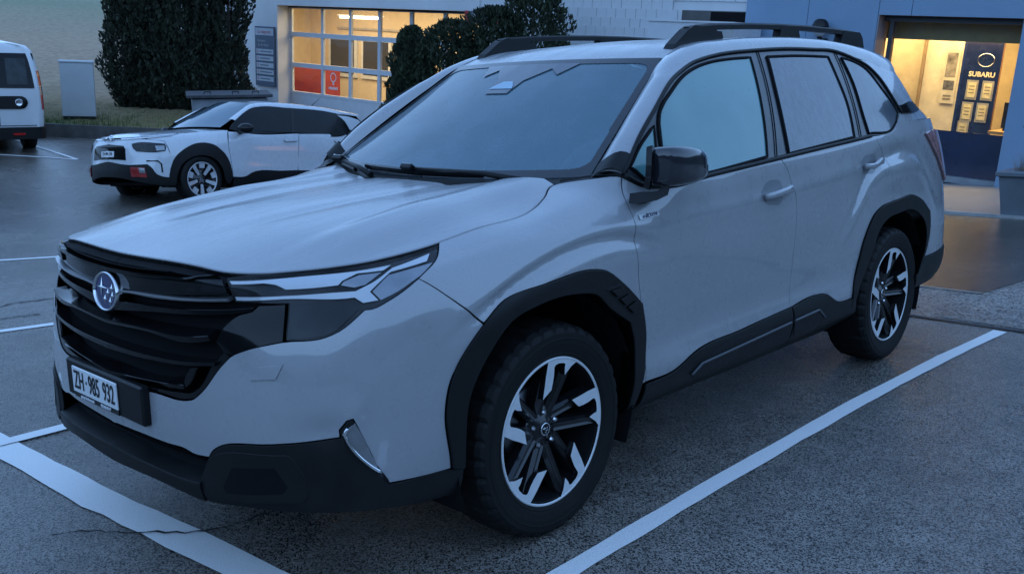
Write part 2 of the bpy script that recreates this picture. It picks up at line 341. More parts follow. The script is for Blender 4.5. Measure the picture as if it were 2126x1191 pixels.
# greenhouse flank (u=x, v=z) -> w ; springs from the belt row of the body
_gt=_herm([-.2,.2,.4,.6,1.0,1.8,2.4,2.67,3.15,3.45,3.7],[(.70,1.07),(.775,1.09),(.815,1.108),(.846,1.125),(.854,1.145),(.8515,1.175),(.842,1.205),(.834,1.215),(.800,1.225),(.745,1.225),(.67,1.225)])
def green(u,v,off=0.0):
    x=np.asarray(u,float); z=np.asarray(v,float)+0*x; x=x+0*z
    t=_gt(x); s=z-t[...,1]; w=t[...,0]-.36*s-.42*s*np.abs(s)
    return np.stack([x,w+off,z],-1)
class Skin:
    """body skin of a smaller car: plan outline + inset/height rows (same idea as body())"""
    def __init__(s,plan_,vs,sect):
        P=np.array(plan_,float); a=np.r_[0,np.cumsum(np.hypot(*np.diff(P,axis=0).T))]; s.us=a; s.pf=_spl(a,P); s.P=P
        s.vs=np.array(vs); s.su=np.array([np.interp(x,P[:len(P),0],a) for x,_ in sect]); s.rf=_spl(s.su,np.array([q for _,q in sect]).reshape(len(sect),-1))
    def __call__(s,u,v,off=0.0):
        u=np.asarray(u,float)+0*np.asarray(v,float); v=np.asarray(v,float)+0*u
        p_=s.pf(u); t=s.pf(u+1e-3)-s.pf(u-1e-3); t/=np.linalg.norm(t,axis=-1,keepdims=True); n=np.stack([-t[...,1],t[...,0]],-1)
        Rr=s.rf(u).reshape(u.shape+(len(s.vs),2)); i=np.clip(np.searchsorted(s.vs,v)-1,0,len(s.vs)-2); h=s.vs[i+1]-s.vs[i]; tt=((v-s.vs[i])/h)[...,None]
        g=lambda j:np.take_along_axis(Rr,np.clip(j,0,len(s.vs)-1)[...,None,None].repeat(2,-1),-2)[...,0,:]
        p0,p1,p2,p3=g(i-1),g(i),g(i+1),g(i+2)
        ZD=.5*(2*p1+(p2-p0)*tt+(2*p0-5*p1+4*p2-p3)*tt**2+(3*p1-p0-3*p2+p3)*tt**3)
        q=p_-n*(ZD[...,1:]-off); return np.stack([q[...,0],q[...,1],ZD[...,0]],-1)
HB=Skin([(-.85,0),(-.845,.2),(-.822,.4),(-.775,.55),(-.68,.69),(-.52,.785),(-.3,.832),(0,.85),(.5,.856),(1.0,.856),(1.5,.856),(2.0,.855),(2.4,.848),(2.75,.83),(3.0,.785),(3.17,.68),(3.26,.45),(3.29,0)],
 [.16,.27,.42,.58,.72,.84,.93,.99],
 [(-.85,[(.17,.06),(.25,.015),(.40,-.005),(.54,.0),(.66,.008),(.76,.025),(.82,.055),(.845,.10)]),
  (-.775,[(.17,.06),(.25,.015),(.40,-.005),(.54,.0),(.66,.008),(.76,.025),(.825,.06),(.85,.11)]),
  (-.52,[(.17,.06),(.25,.015),(.40,.0),(.54,.0),(.67,.008),(.78,.03),(.85,.075),(.88,.125)]),
  (0,[(.17,.05),(.26,.015),(.42,.0),(.57,-.003),(.70,.003),(.82,.025),(.90,.075),(.935,.13)]),
  (.5,[(.17,.07),(.26,.03),(.42,.0),(.58,.0),(.72,.0),(.84,.012),(.93,.04),(.985,.075)]),
  (1.0,[(.17,.08),(.26,.035),(.42,.006),(.58,.006),(.72,.0),(.84,.008),(.93,.024),(.99,.044)]),
  (2.4,[(.17,.06),(.26,.02),(.42,.0),(.58,.0),(.72,.0),(.84,.010),(.94,.03),(1.0,.055)]),
  (3.17,[(.24,.06),(.30,.02),(.44,.0),(.58,.0),(.72,.01),(.84,.03),(.94,.055),(1.0,.085)]),
  (3.29,[(.24,.06),(.30,.02),(.44,.0),(.58,.0),(.72,.01),(.84,.03),(.94,.06),(1.0,.09)])])
HBU=lambda x:float(np.interp(x,HB.P[:,0],HB.us))
def HG(u,v,off=0.0):
    x=np.asarray(u,float)+0*np.asarray(v,float); z=np.asarray(v,float)+0*x; s=z-.985
    w_=.806-.40*s-.30*s*np.abs(s)-.10*np.clip((.9-x)/.9,0,2)**2-.06*np.clip((x-2.2)/.9,0,2)**2
    return np.stack([x,w_+off,z],-1)
UV={
 'F_DOOR':[(0.4414,1.1437),(0.4118,1.0442),(0.3924,0.9295),(0.4146,0.8093),(0.4427,0.6706),(0.4705,0.5275),(0.4827,0.4003)],
 'B_DOOR':[(1.4553,1.1059),(1.4976,1.0621),(1.5212,1.0039),(1.5486,0.9469),(1.567,0.7618),(1.5744,0.5921),(1.5765,0.471)],
 'R_DOOR':[(2.4022,1.116),(2.473,1.0682),(2.536,0.998),(2.572,0.908),(2.5872,0.8366)],
 'ARCH_O':[(-0.4485,0.3686),(-0.4717,0.5334),(-0.4568,0.6085),(-0.3226,0.7768),(-0.2466,0.823),(-0.0631,0.844),(0.1757,0.8477),(0.2314,0.8344),(0.3154,0.7852),(0.4379,0.6923),(0.472,0.5607),(0.4677,0.4856),(0.4506,0.3957)],
 'ARCH_I':[(-0.3998,0.3547),(-0.4026,0.4552),(-0.3897,0.549),(-0.2954,0.6922),(-0.2291,0.7501),(-0.0989,0.7802),(0.0876,0.7792),(0.1712,0.7616),(0.2338,0.7129),(0.3591,0.638),(0.3855,0.5793),(0.3983,0.374),(0.4375,0.2436)],
 'RARCH_O':[(2.1598,0.4282),(2.1967,0.5506),(2.2469,0.6862),(2.3659,0.8063),(2.4174,0.8227),(2.5832,0.8399),(2.8591,0.8422),(2.9542,0.8184),(3.0933,0.7472),(3.1069,0.6737),(3.0758,0.5353),(3.016,0.4517)],
 'RARCH_I':[(2.2031,0.4189),(2.2926,0.5373),(2.3456,0.6289),(2.4166,0.7271),(2.4762,0.7548),(2.6457,0.7754),(2.8148,0.7766),(2.9084,0.7492),(3.0248,0.6745),(3.05,0.62),(3.0425,0.5229),(2.9957,0.4421)],
 'SILL_T':[(0.4791,0.3979),(0.6686,0.4029),(0.7959,0.4391),(1.1435,0.4566),(1.563,0.4735),(1.8203,0.4866),(1.9003,0.4783),(2.0161,0.4237),(2.195,0.4173)],
 'SILL_B':[(0.4564,0.2174),(0.5668,0.2511),(0.8862,0.2379),(1.7022,0.1818),(2.1147,0.1994),(2.2659,0.3195)],
 'BELT':[(0.4516,1.1465),(0.5002,1.1036),(0.5581,1.0863),(0.6071,1.082),(0.9067,1.0923),(1.4582,1.1079),(2.3762,1.1175),(2.5519,1.1207)],
 'GR_BOT':[(-1.3754,0.6206),(-1.2415,0.6257),(-1.2136,0.6366),(-1.1864,0.6628),(-1.0959,0.8035),(-1.074,0.828),(-1.0329,0.8495),(-0.9615,0.873),(-0.9182,0.8841)],
 'HL_BOT':[(-0.9128,0.8881),(-0.8003,0.8975),(-0.7633,0.91),(-0.684,0.9584),(-0.6637,0.953),(-0.6148,0.9609),(-0.5555,0.979),(-0.5049,1.0018)],
 'HL_BACK':[(-0.5049,1.0018),(-0.4433,1.0463),(-0.4021,1.0901),(-0.3572,1.1396)],
 'BUMPGAP':[(-0.5049,1.0018),(-0.4249,0.8962),(-0.3233,0.7728)],
 'FOG_O':[(-0.7766,0.5369),(-0.7774,0.5613),(-0.7572,0.5908),(-0.7411,0.5937),(-0.7012,0.4778),(-0.6582,0.3859),(-0.6507,0.3797)],
 'BUMP_LOW':[(-0.7766,0.5369),(-0.8611,0.5295),(-0.9534,0.5201),(-1.1204,0.4897),(-1.146,0.471),(-1.1631,0.4478)],
 'PAINT_SLOT':[(-1.1631,0.4478),(-1.2311,0.4449),(-1.2577,0.4508),(-1.3399,0.4501),(-1.4773,0.4506),(-1.6386,0.4467)],
 'BUMP_END':[(-0.4485,0.3686),(-0.4003,0.3586)],
 'LOW_BOT':[(-1.1981,0.3819),(-1.1959,0.3648),(-1.1652,0.3298),(-1.0454,0.3368),(-0.8723,0.3307),(-0.7637,0.3211),(-0.6752,0.3105),(-0.5631,0.2853),(-0.3847,0.2437)],
 'HL_IN':[(-0.9128,0.8881),(-0.9105,1.0208),(-1.0707,1.0179),(-1.1053,1.114)],
 'HL_TOPLINE':[(-1.1053,1.114),(-0.8842,1.1342),(-0.6204,1.1313),(-0.4555,1.1372),(-0.3655,1.1377)],
 'DRL_A':[(-1.0971,1.1082),(-0.883,1.1271),(-0.6253,1.118),(-0.5549,1.1168),(-0.5923,1.0959),(-0.6797,1.1064),(-0.7338,1.0799),(-0.7501,1.0637),(-0.9219,1.0643),(-0.956,1.0859),(-0.992,1.096),(-1.0841,1.0851)],
 'DRL_B':[(-1.0736,1.0354),(-0.8936,1.0455),(-0.739,1.0387),(-0.699,1.0323),(-0.6402,1.0508),(-0.5609,1.0975),(-0.4099,1.1223),(-0.4414,1.0869),(-0.5737,1.0777),(-0.657,1.0159),(-0.6381,0.976),(-0.6844,0.984),(-0.7067,1.0106),(-0.8932,1.0341),(-1.0703,1.0228)],
 'HL_GREY':[(-0.6523,1.0169),(-0.5833,1.0717),(-0.445,1.0794),(-0.4183,1.0799),(-0.4901,1.0164),(-0.5731,0.9838),(-0.632,0.9734)],
 'HL_GREY2':[(-0.7315,1.0795),(-0.6764,1.0999),(-0.5936,1.0923),(-0.6645,1.0465),(-0.7016,1.0448),(-0.7455,1.0629)],
 'HL_DARK':[(-1.0781,1.0597),(-0.9582,1.0694),(-0.9121,1.0549),(-1.0729,1.0417)],
 'HL_LOW':[(-0.9082,1.019),(-0.7282,1.0158),(-0.6901,0.9748),(-0.767,0.9156),(-0.8001,0.9022),(-0.9088,0.893)],
 'BAR1':[(-1.6347,0.9823),(-1.5306,0.9948),(-1.3182,1.0061),(-1.2735,1.0086),(-1.0902,1.0351),(-1.0853,1.0222),(-1.2572,0.9969),(-1.3614,0.9894),(-1.5299,0.9843),(-1.6328,0.9657)],
 'BAR2':[(-1.6301,0.9453),(-1.5308,0.9541),(-1.3594,0.9633),(-1.2553,0.9708),(-1.1365,0.9873),(-1.0085,1.0091),(-1.0223,0.9902),(-1.0806,0.976),(-1.2532,0.9509),(-1.3575,0.9421),(-1.6264,0.9028)],
 'BAR3':[(-1.6267,0.89),(-1.3788,0.8971),(-1.2524,0.9023),(-1.1529,0.911),(-1.1394,0.8726),(-1.2042,0.8596),(-1.3141,0.8572),(-1.3585,0.8625),(-1.6307,0.8505)],
 'BAR4':[(-1.6551,0.7783),(-1.3899,0.7849),(-1.2409,0.793),(-1.116,0.8093),(-1.1247,0.7903),(-1.241,0.7704),(-1.3901,0.7592),(-1.655,0.7455)],
 'BAR5':[(-1.6544,0.6785),(-1.3892,0.6832),(-1.3497,0.6897),(-1.3083,0.7034),(-1.2456,0.7114),(-1.222,0.7661),(-1.187,0.7746),(-1.2264,0.6868),(-1.242,0.6732),(-1.2937,0.6637),(-1.3499,0.6657),(-1.6563,0.6299)],
 'SHELF':[(-1.6424,1.1135),(-1.385,1.1171),(-1.2961,1.1237),(-1.2512,1.1331),(-1.1349,1.1327),(-1.1448,1.118),(-1.199,1.0889),(-1.2377,1.0647),(-1.3026,1.057),(-1.3572,1.0541),(-1.613,1.0436)],
 'SLOT':[(-1.6489,1.1196),(-1.3903,1.1232),(-1.298,1.1262),(-1.3188,1.0873),(-1.3619,1.0833),(-1.5106,1.0785),(-1.6128,1.0703)],
 'SURR':[(-1.0001,1.0143),(-0.918,1.0204),(-0.9183,0.8847),(-0.9708,0.8698),(-1.0742,0.8304),(-1.0962,0.8371),(-1.0462,0.9071)],
 'CORNERLENS':[(-1.2371,1.0446),(-1.2201,1.061),(-1.1896,1.0768),(-1.1128,1.1034),(-1.0912,1.0472),(-1.2394,1.0265)],
 'FOG_I':[(-0.7654,0.5493),(-0.7553,0.5691),(-0.7361,0.5824),(-0.6959,0.4704),(-0.6751,0.4158),(-0.7028,0.4385),(-0.7549,0.5129)],
 'POD':[(-1.1367,0.4646),(-1.1263,0.4701),(-0.9159,0.4941),(-0.9001,0.485),(-0.8664,0.4158),(-0.8608,0.3745),(-0.8754,0.3574),(-1.0121,0.3494),(-1.1441,0.3371),(-1.181,0.3701)],
 'POD_IN':[(-1.0742,0.4405),(-0.946,0.4539),(-0.9107,0.3978),(-0.9283,0.3788),(-1.0925,0.3662),(-1.1081,0.38)],
 'WASHER':[(-1.0119,0.7481),(-0.9916,0.8039),(-0.9141,0.8183),(-0.9354,0.759)],
 'LIP_TOP':[(-1.6436,0.4075),(-1.4518,0.3991),(-1.2339,0.398),(-1.1941,0.4017)],
 'LIP_EDGE':[(-1.6424,0.3801),(-1.5419,0.3798),(-1.2332,0.3804),(-1.2001,0.3766)],
 'LIP_BOT':[(-1.6742,0.3375),(-1.3896,0.3428),(-1.1816,0.33)],
 'SILLIN_A':[(0.7829,0.3632),(0.8387,0.3905),(1.5484,0.4121),(1.5859,0.3414),(0.8349,0.3418)],
 'SILLIN_B':[(1.5781,0.4133),(1.8056,0.4195),(1.8861,0.3785),(1.8712,0.3629),(1.6114,0.3533)],
 'VENT':[(0.2099,0.7783),(0.2951,0.7805),(0.4311,0.6813),(0.44,0.6574),(0.3698,0.6602)],
 'HANDLE_F':[(1.2597,0.9871),(1.4785,1.004),(1.4909,0.9898),(1.4766,0.9745),(1.2679,0.9665)],
 'CUP_F':[(1.2553,0.994),(1.2991,1.0253),(1.372,1.0349),(1.4259,1.0212),(1.4403,0.9778),(1.4059,0.9366),(1.3548,0.938),(1.2813,0.9586)],
 'HANDLE_R':[(2.2171,1.0145),(2.4601,1.0201),(2.4636,1.0077),(2.4276,0.9973),(2.2318,0.9949)],
 'CUP_R':[(2.2105,1.0219),(2.2505,1.0426),(2.3352,1.05),(2.4054,1.0315),(2.4165,1.0034),(2.3606,0.9731),(2.319,0.9704),(2.2316,0.9928)],
 'BADGE':[(0.4344,0.9975),(0.5423,0.9934),(0.5542,0.9861),(0.5478,0.9752),(0.4358,0.9772)],
 'TAIL':[(3.1285,1.0908),(3.2512,1.0996),(3.4613,1.0295),(3.4734,0.936),(3.3677,0.9231),(3.2015,1.0064)],
 'REARLOW':[(3.016,0.4517),(3.1012,0.4854),(3.2861,0.5302),(3.2586,0.4942),(2.9467,0.3875)],
 'PLATE':[(-1.8619,0.6181),(-1.5594,0.6288),(-1.5597,0.5258),(-1.8607,0.5195)],
 'BRACKET':[(-1.9213,0.6383),(-1.4253,0.6384),(-1.3916,0.496),(-1.9212,0.4908)],
 'LOGO':[(-1.6318,0.9746)],
 'FENDTOP':[(-0.3598,1.139)],
 'TANK':[(1.848,0.508)],
}
GV={
 'DLO':[(0.4426,1.12),(0.5717,1.2435),(0.7154,1.3403),(0.8928,1.4376),(0.983,1.4699),(1.0697,1.4968),(1.1866,1.5197),(1.3023,1.5353),(1.6287,1.5593),(1.8988,1.5717),(2.1447,1.5737),(2.372,1.5701),(2.5289,1.5418),(2.6914,1.4879),(2.756,1.4317),(2.796,1.3662),(2.8545,1.2691),(2.7987,1.2358),(2.697,1.1876),(2.3737,1.1674),(1.4548,1.1197),(0.9069,1.089),(0.6128,1.0711),(0.5028,1.0858)],
 'GF':[(0.7118,1.3101),(0.8609,1.3999),(0.9856,1.4537),(1.0776,1.4803),(1.193,1.5014),(1.3615,1.5173),(1.5346,1.5262),(1.4721,1.4017),(1.4062,1.2636),(1.3445,1.1295),(1.1255,1.1127),(0.8998,1.097),(0.6279,1.0936)],
 'GT':[(0.5008,1.1308),(0.4824,1.1434),(0.5548,1.2091),(0.6595,1.2757),(0.5827,1.0908),(0.5326,1.1)],
 'GR':[(1.6848,1.5314),(1.9399,1.5399),(2.2636,1.5402),(2.247,1.4524),(2.2347,1.3323),(2.1909,1.1712),(1.833,1.1496),(1.529,1.1315),(1.5615,1.2586),(1.6156,1.4006)],
 'GQ':[(2.4053,1.5374),(2.5062,1.5245),(2.6349,1.4789),(2.7089,1.3929),(2.7789,1.3056),(2.8014,1.2661),(2.7368,1.2205),(2.681,1.1968),(2.3633,1.18),(2.3617,1.257),(2.3989,1.4362)],
 'BP':[(1.5723,1.5347),(2.3339,1.5553),(1.6757,1.5364)],
 'ROOFLINE':[(0.87,1.5108),(0.972,1.5482),(1.0418,1.5629)],
 'DPOST':[(3.0191,1.5591),(3.018,1.5088),(3.1196,1.3081),(3.1803,1.2702),(2.8464,1.2606),(2.8517,1.3042)],
 'DCHIP':[(2.8642,1.3039),(3.1022,1.3084),(3.1724,1.2704),(3.1121,1.2627),(2.8572,1.2585),(2.8554,1.2778)],
 'TOPEDGE':[(1.0418,1.5629),(1.175,1.5795),(1.4299,1.604),(1.7306,1.6204),(2.0453,1.6258),(2.3821,1.619),(2.6531,1.6003),(2.9586,1.5716),(3.0191,1.5591)],
}
HV={'HL':[(0.4751,0.8442),(0.5475,0.8598),(0.8274,0.8416),(0.93,0.8244),(0.9437,0.7806),(0.9309,0.7229),(0.8223,0.7059),(0.559,0.7212),(0.5052,0.7706)],'INT':[(-0.1875,0.8738),(-0.0966,0.8834),(0.3318,0.8172),(0.3776,0.7629),(0.3955,0.5892),(0.1893,0.6098),(-0.1591,0.6741)],'LOWT':[(-0.1959,0.6137),(0.4551,0.5223),(0.7025,0.5361),(0.751,0.4933),(0.8127,0.3996),(0.877,0.3717),(0.9696,0.3642)],'CR':[(0.695,0.5864),(0.8345,0.5878),(0.8737,0.544),(0.8817,0.426)],'FOG':[(0.4774,0.495),(0.6764,0.4921),(0.7039,0.3582),(0.4893,0.364)],'AO':[(0.9643,0.3579),(0.9763,0.4437),(1.0188,0.5811),(1.0956,0.6788),(1.215,0.7561),(1.3788,0.8077),(1.5194,0.8071),(1.6477,0.7693),(1.7563,0.6871),(1.8488,0.5585),(1.8881,0.4313),(1.9091,0.352)],'AI':[(1.0561,0.2494),(1.0864,0.421),(1.1442,0.5349),(1.2418,0.6069),(1.3811,0.6415),(1.5023,0.6335),(1.6452,0.5665),(1.7368,0.4469),(1.7877,0.3143)],'FD':[(1.8818,0.9624),(1.8451,0.7769),(1.872,0.5956),(1.9085,0.3568)],'BD':[(3.0749,0.9683),(3.0387,0.718),(3.0287,0.5013)],'BELT':[(1.9027,0.993),(2.0395,0.9536),(2.2299,0.9418),(3.0761,0.9728),(4.1035,1.0094)],'STRIP1':[(0.4555,1.1082),(0.2609,1.0678),(0.5605,1.1025),(0.5845,1.0664),(1.1594,1.0358)],'STRIP2':[(0.2023,1.0847),(0.042,1.0057),(0.529,0.9246),(1.0919,0.9468)],'HANDLE':[(2.7738,0.8803),(2.9976,0.907),(3.015,0.8606),(2.793,0.8457)],'HANDLE2':[(3.7295,0.8972),(3.9825,0.9254),(3.9839,0.877),(3.7496,0.8622)],'SILL':[(1.9157,0.352),(2.1273,0.3663),(2.2149,0.4081),(2.7331,0.4404)],'PLATE':[(-0.0486,0.7458),(0.2089,0.7271),(0.2072,0.6255),(-0.0351,0.6482)]}
HW={'WIN':[(0.4652,0.9966),(0.6164,1.1279),(0.7912,1.2408),(0.9626,1.3181),(1.0782,1.3408),(1.6529,1.3551),(2.2712,1.3519),(2.5347,1.3258),(2.6215,1.2214),(2.6884,1.0568),(2.6296,1.025),(1.6511,0.985),(0.7939,0.9504),(0.6036,0.9634)],'CP':[(2.5308,1.2941),(2.7514,1.292),(2.9779,1.2514),(3.0878,1.1283),(2.9827,1.0848),(2.6963,1.0739),(2.6367,1.2222)],'RT':[(0.9822,1.358),(1.2877,1.4034),(1.7834,1.4098),(2.4302,1.3888),(3.0369,1.3195)],'BP':[(1.6765,1.3526),(1.5339,0.9842)]}
UV['F_DOOR'][1]=(.4140,1.0442); UV['F_DOOR'][2]=(.4060,.9294); UV['F_DOOR'][3]=(.4165,.8094)
# ================================================================ the lot, the field and the buildings' frame
def gz(x,y):
    x=np.asarray(x,float);y=np.asarray(y,float)
    t=np.clip((y-9.0)/4.5,0,1); h=(3*t*t-2*t**3)*.44+(t**3-t*t)*4.5*.0879
    z=np.where(y<9.0,0,np.where(y<13.5,h,.44+.0879*(y-13.5)))
    z=z-.55*_smooth(7.6,9.6,x)*_smooth(9.5,12.5,y)
    return z-.075*np.clip(x-4.3,0,4.5)*_smooth(5.5,8.5,y)*(1-_smooth(12.,15.,y))
BO=Vector((12.026,1.367,0)); BA=Vector((.0312,-.9957,-.0875)); BU=Vector((.0002,-.0876,.9962)); BN=Vector((-.9995,-.0311,-.0026))
BU=(BU-BA*BU.dot(BA)).normalized(); BN=(-(BA.cross(BU)*-1)); BN=BN if BN.x<0 else -BN
BM=Matrix((BA,-BN,BU)).transposed().to_4x4(); BM.translation=BO
def asphalt(name,lo,hi,wet,scale=150,bump=.5,patch=.5):
    m,n,b,o=_new(name)
    v=_noise(n,scale,kind='ShaderNodeTexVoronoi'); tv=_noise(n,scale*1.05,2,.5); g=_noise(n,scale*1.6,6,.7); big=_noise(n,patch,5,.6); mid=_noise(n,6,5,.65)
    stone=_ramp(n,v.outputs['Color'],[(.45,lo),(.75,tuple(a+(c-a)*.07 for a,c in zip(lo,hi))),(.88,tuple(a+(c-a)*.26 for a,c in zip(lo,hi))),(.99,hi)])
    mul=n.nodes.new('ShaderNodeMix'); mul.data_type='RGBA'; mul.blend_type='MULTIPLY'; mul.inputs[0].default_value=.8
    n.links.new(stone.outputs[0],mul.inputs[6]); n.links.new(_ramp(n,mid.outputs[0],[(.3,.55),(.7,1.0)]).outputs[0],mul.inputs[7])
    mul2=n.nodes.new('ShaderNodeMix'); mul2.data_type='RGBA'; mul2.blend_type='MULTIPLY'; mul2.inputs[0].default_value=.7
    n.links.new(mul.outputs[2],mul2.inputs[6]); n.links.new(_ramp(n,big.outputs[0],[(.33,.42),(.66,1.0)]).outputs[0],mul2.inputs[7]); n.links.new(mul2.outputs[2],b.inputs['Base Color'])
    n.links.new(_ramp(n,big.outputs[0],[(.36,wet[0]),(.62,wet[1])]).outputs[0],b.inputs['Roughness'])
    add=n.nodes.new('ShaderNodeMath'); add.operation='ADD'; n.links.new(g.outputs[0],add.inputs[0]); n.links.new(v.outputs['Distance'],add.inputs[1])
    _bump(n,b,add.outputs[0],bump*.45,.004); b.inputs['Specular IOR Level'].default_value=.5
    MATS[name]=m; return m
M_asph=asphalt('asphalt_wet',(.006,.006,.006),(.36,.32,.28),(.14,.34),200,.8,.35)
M_asph2=asphalt('asphalt_rough',(.008,.008,.008),(.45,.41,.36),(.25,.45),80,1.6,.6)
M_asph3=asphalt('asphalt_patch',(.008,.007,.006),(.16,.13,.10),(.08,.26),140,.4,.5)
mb=MB(); xs=np.r_[np.arange(-14,12,.8),np.arange(12,40,4)]; ys=np.r_[np.arange(-14,24,.8)]
Zg=gz(*np.meshgrid(xs,ys,indexing='ij')); mb.add([(x,y,float(Zg[i,j])) for i,x in enumerate(xs) for j,y in enumerate(ys)],[(i*len(ys)+j,(i+1)*len(ys)+j,(i+1)*len(ys)+j+1,i*len(ys)+j+1) for i in range(len(xs)-1) for j in range(len(ys)-1)],True)
tag(mb.build('asphalt_lot',M_asph),kind='structure')
mb=MB(); mb.add([(-900,-900,-.35),(900,-900,-.35),(900,900,-.35),(-900,900,-.35)],[(0,1,2,3)]); tag(mb.build('ground',plain('far_ground',(.05,.06,.045),.9)),kind='structure')
def strip(name,pts,wd,mat,lift=.004,kind='structure',jag=0.0,n=1,rag=.0):
    """flat ribbon along a ground path"""
    P=resample2(pts,.12 if jag==0 else .03); L=[];Rr=[]
    for i,q in enumerate(P):
        t=P[min(i+1,len(P)-1)]-P[max(i-1,0)]; t/=np.linalg.norm(t); nn=np.array([-t[1],t[0]]); w_=wd/2*(1+rag*(random.random()-.5)); o_=nn*jag*(random.random()-.5)
        L.append(q+o_+nn*w_); Rr.append(q+o_-nn*w_*(1+rag*(random.random()-.5)))
    V=[(a[0],a[1],float(gz(a[0],a[1]))+lift) for a in L]+[(a[0],a[1],float(gz(a[0],a[1]))+lift) for a in Rr]; k=len(L)
    o=MB().add(V,[(i,k+i,k+i+1,i+1) for i in range(k-1)]).build(name,mat); tag(o,kind=kind); return o
def resample2(pts,step):
    out=[]
    for a,b in zip(pts[:-1],pts[1:]):
        a=np.array(a,float);b=np.array(b,float); k=max(1,int(np.linalg.norm(b-a)/step)); out+=[a+(b-a)*i/k for i in range(k)]
    return out+[np.array(pts[-1],float)]
def linepaint():
    m,n,b,o=_new('line_paint'); t=_noise(n,220,4,.7); big=_noise(n,3,4)
    n.links.new(_ramp(n,t.outputs[0],[(.28,(.16,.16,.16)),(.36,(.74,.74,.73)),(.6,(.88,.88,.87))]).outputs[0],b.inputs['Base Color']); b.inputs['Roughness'].default_value=.55
    _bump(n,b,t.outputs[0],.5,.003); MATS['line']=m; return m
M_line=linepaint()
strip('bay_line',[(-.95,-1.085),(.66,-1.065),(1.9,-1.07),(2.9,-1.105),(3.66,-1.155)],.074,M_line,rag=.12)
strip('bay_line',[(-.965,2.4),(-.90,1.37),(-.865,.5),(-.828,.13),(-.79,-.43),(-.74,-1.3),(-.71,-2.2)],.130,M_line,rag=.12)
strip('bay_line',[(-.92,1.38),(1.0,1.38),(3.6,1.36)],.075,M_line,.008,rag=.1)
strip('bay_line',[(-1.9,3.66),(-.16,3.49),(.13,3.43),(3.4,3.2)],.075,M_line,rag=.1)
strip('bay_line',[(-1.2,7.15),(.83,6.35),(1.28,6.1),(3.2,5.3)],.075,M_line,rag=.1)
strip('bay_line',[(1.6,15.4),(3.71,14.43),(4.55,13.42)],.07,M_line,rag=.1); strip('bay_line',[(4.55,13.42),(4.59,14.99),(4.62,16.2)],.07,M_line,.008,rag=.1)
M_crack=plain('crack',(.006,.006,.006),.8)
strip('crack',[(-1.10,.33),(-1.02,.30),(-.93,.17),(-.86,.10),(-.80,.02),(-.75,-.02),(-.69,-.04),(-.60,-.05),(-.45,-.06)],.009,M_crack,.0085,jag=.014,rag=1.2)
strip('crack',[(-.9,4.5),(-.25,4.05),(.2,4.3),(.75,4.2),(1.5,4.6)],.02,M_crack,.005,jag=.03,rag=1.2)
strip('crack',[(-.4,3.75),(-.1,3.85),(.2,3.8)],.016,M_crack,.005,jag=.03,rag=1.2)
# drain channel, rough strip, smooth patch and pavement on the right
def sheetg(name,poly,mat,lift):
    o=MB().add([(x,y,lift) for x,y in poly],[list(range(len(poly)))]).build(name,mat); tag(o,kind='structure'); return o
sheetg('rough_asphalt',[(3.74,-6),(3.74,6.2),(4.66,6.2),(4.66,-.745),(9.0,-1.35),(9.0,-6)],M_asph2,.004)
sheetg('patched_asphalt',[(4.665,-.735),(4.665,6.2),(8.8,6.2),(8.75,-1.32)],M_asph3,.0045)
strip('concrete_seam',[(4.655,-.75),(4.655,6.0)],.035,plain('seam_concrete',(.26,.24,.21),.6,var=.3,vscale=12),.009,rag=.3)
strip('drain_channel',[(3.72,-5),(3.72,6.0)],.045,plain('drain_iron',(.03,.03,.032),.5,metal=.3,var=.4,vscale=14),.009,rag=.3)
strip('drain_edge',[(3.80,-2.0),(3.79,-.9),(3.80,-.75)],.03,plain('edge_concrete',(.20,.19,.17),.7,var=.4,vscale=20),.0085,rag=.8,jag=.02)
MB().box((10.6,1.2,.012),(3.3,9.5,.024)).build('pavement',plain('pavement_concrete',(.22,.22,.22),.45,var=.2,vscale=3,bump=.3,bscale=90)); tag(bpy.data.objects['pavement'],kind='structure')
MB().box((8.90,1.2,.014),(.10,9.5,.036)).build('kerb',plain('kerb_concrete',(.34,.34,.33),.55,var=.2,vscale=9,bump=.3,bscale=60)); tag(bpy.data.objects['kerb'],kind='structure')
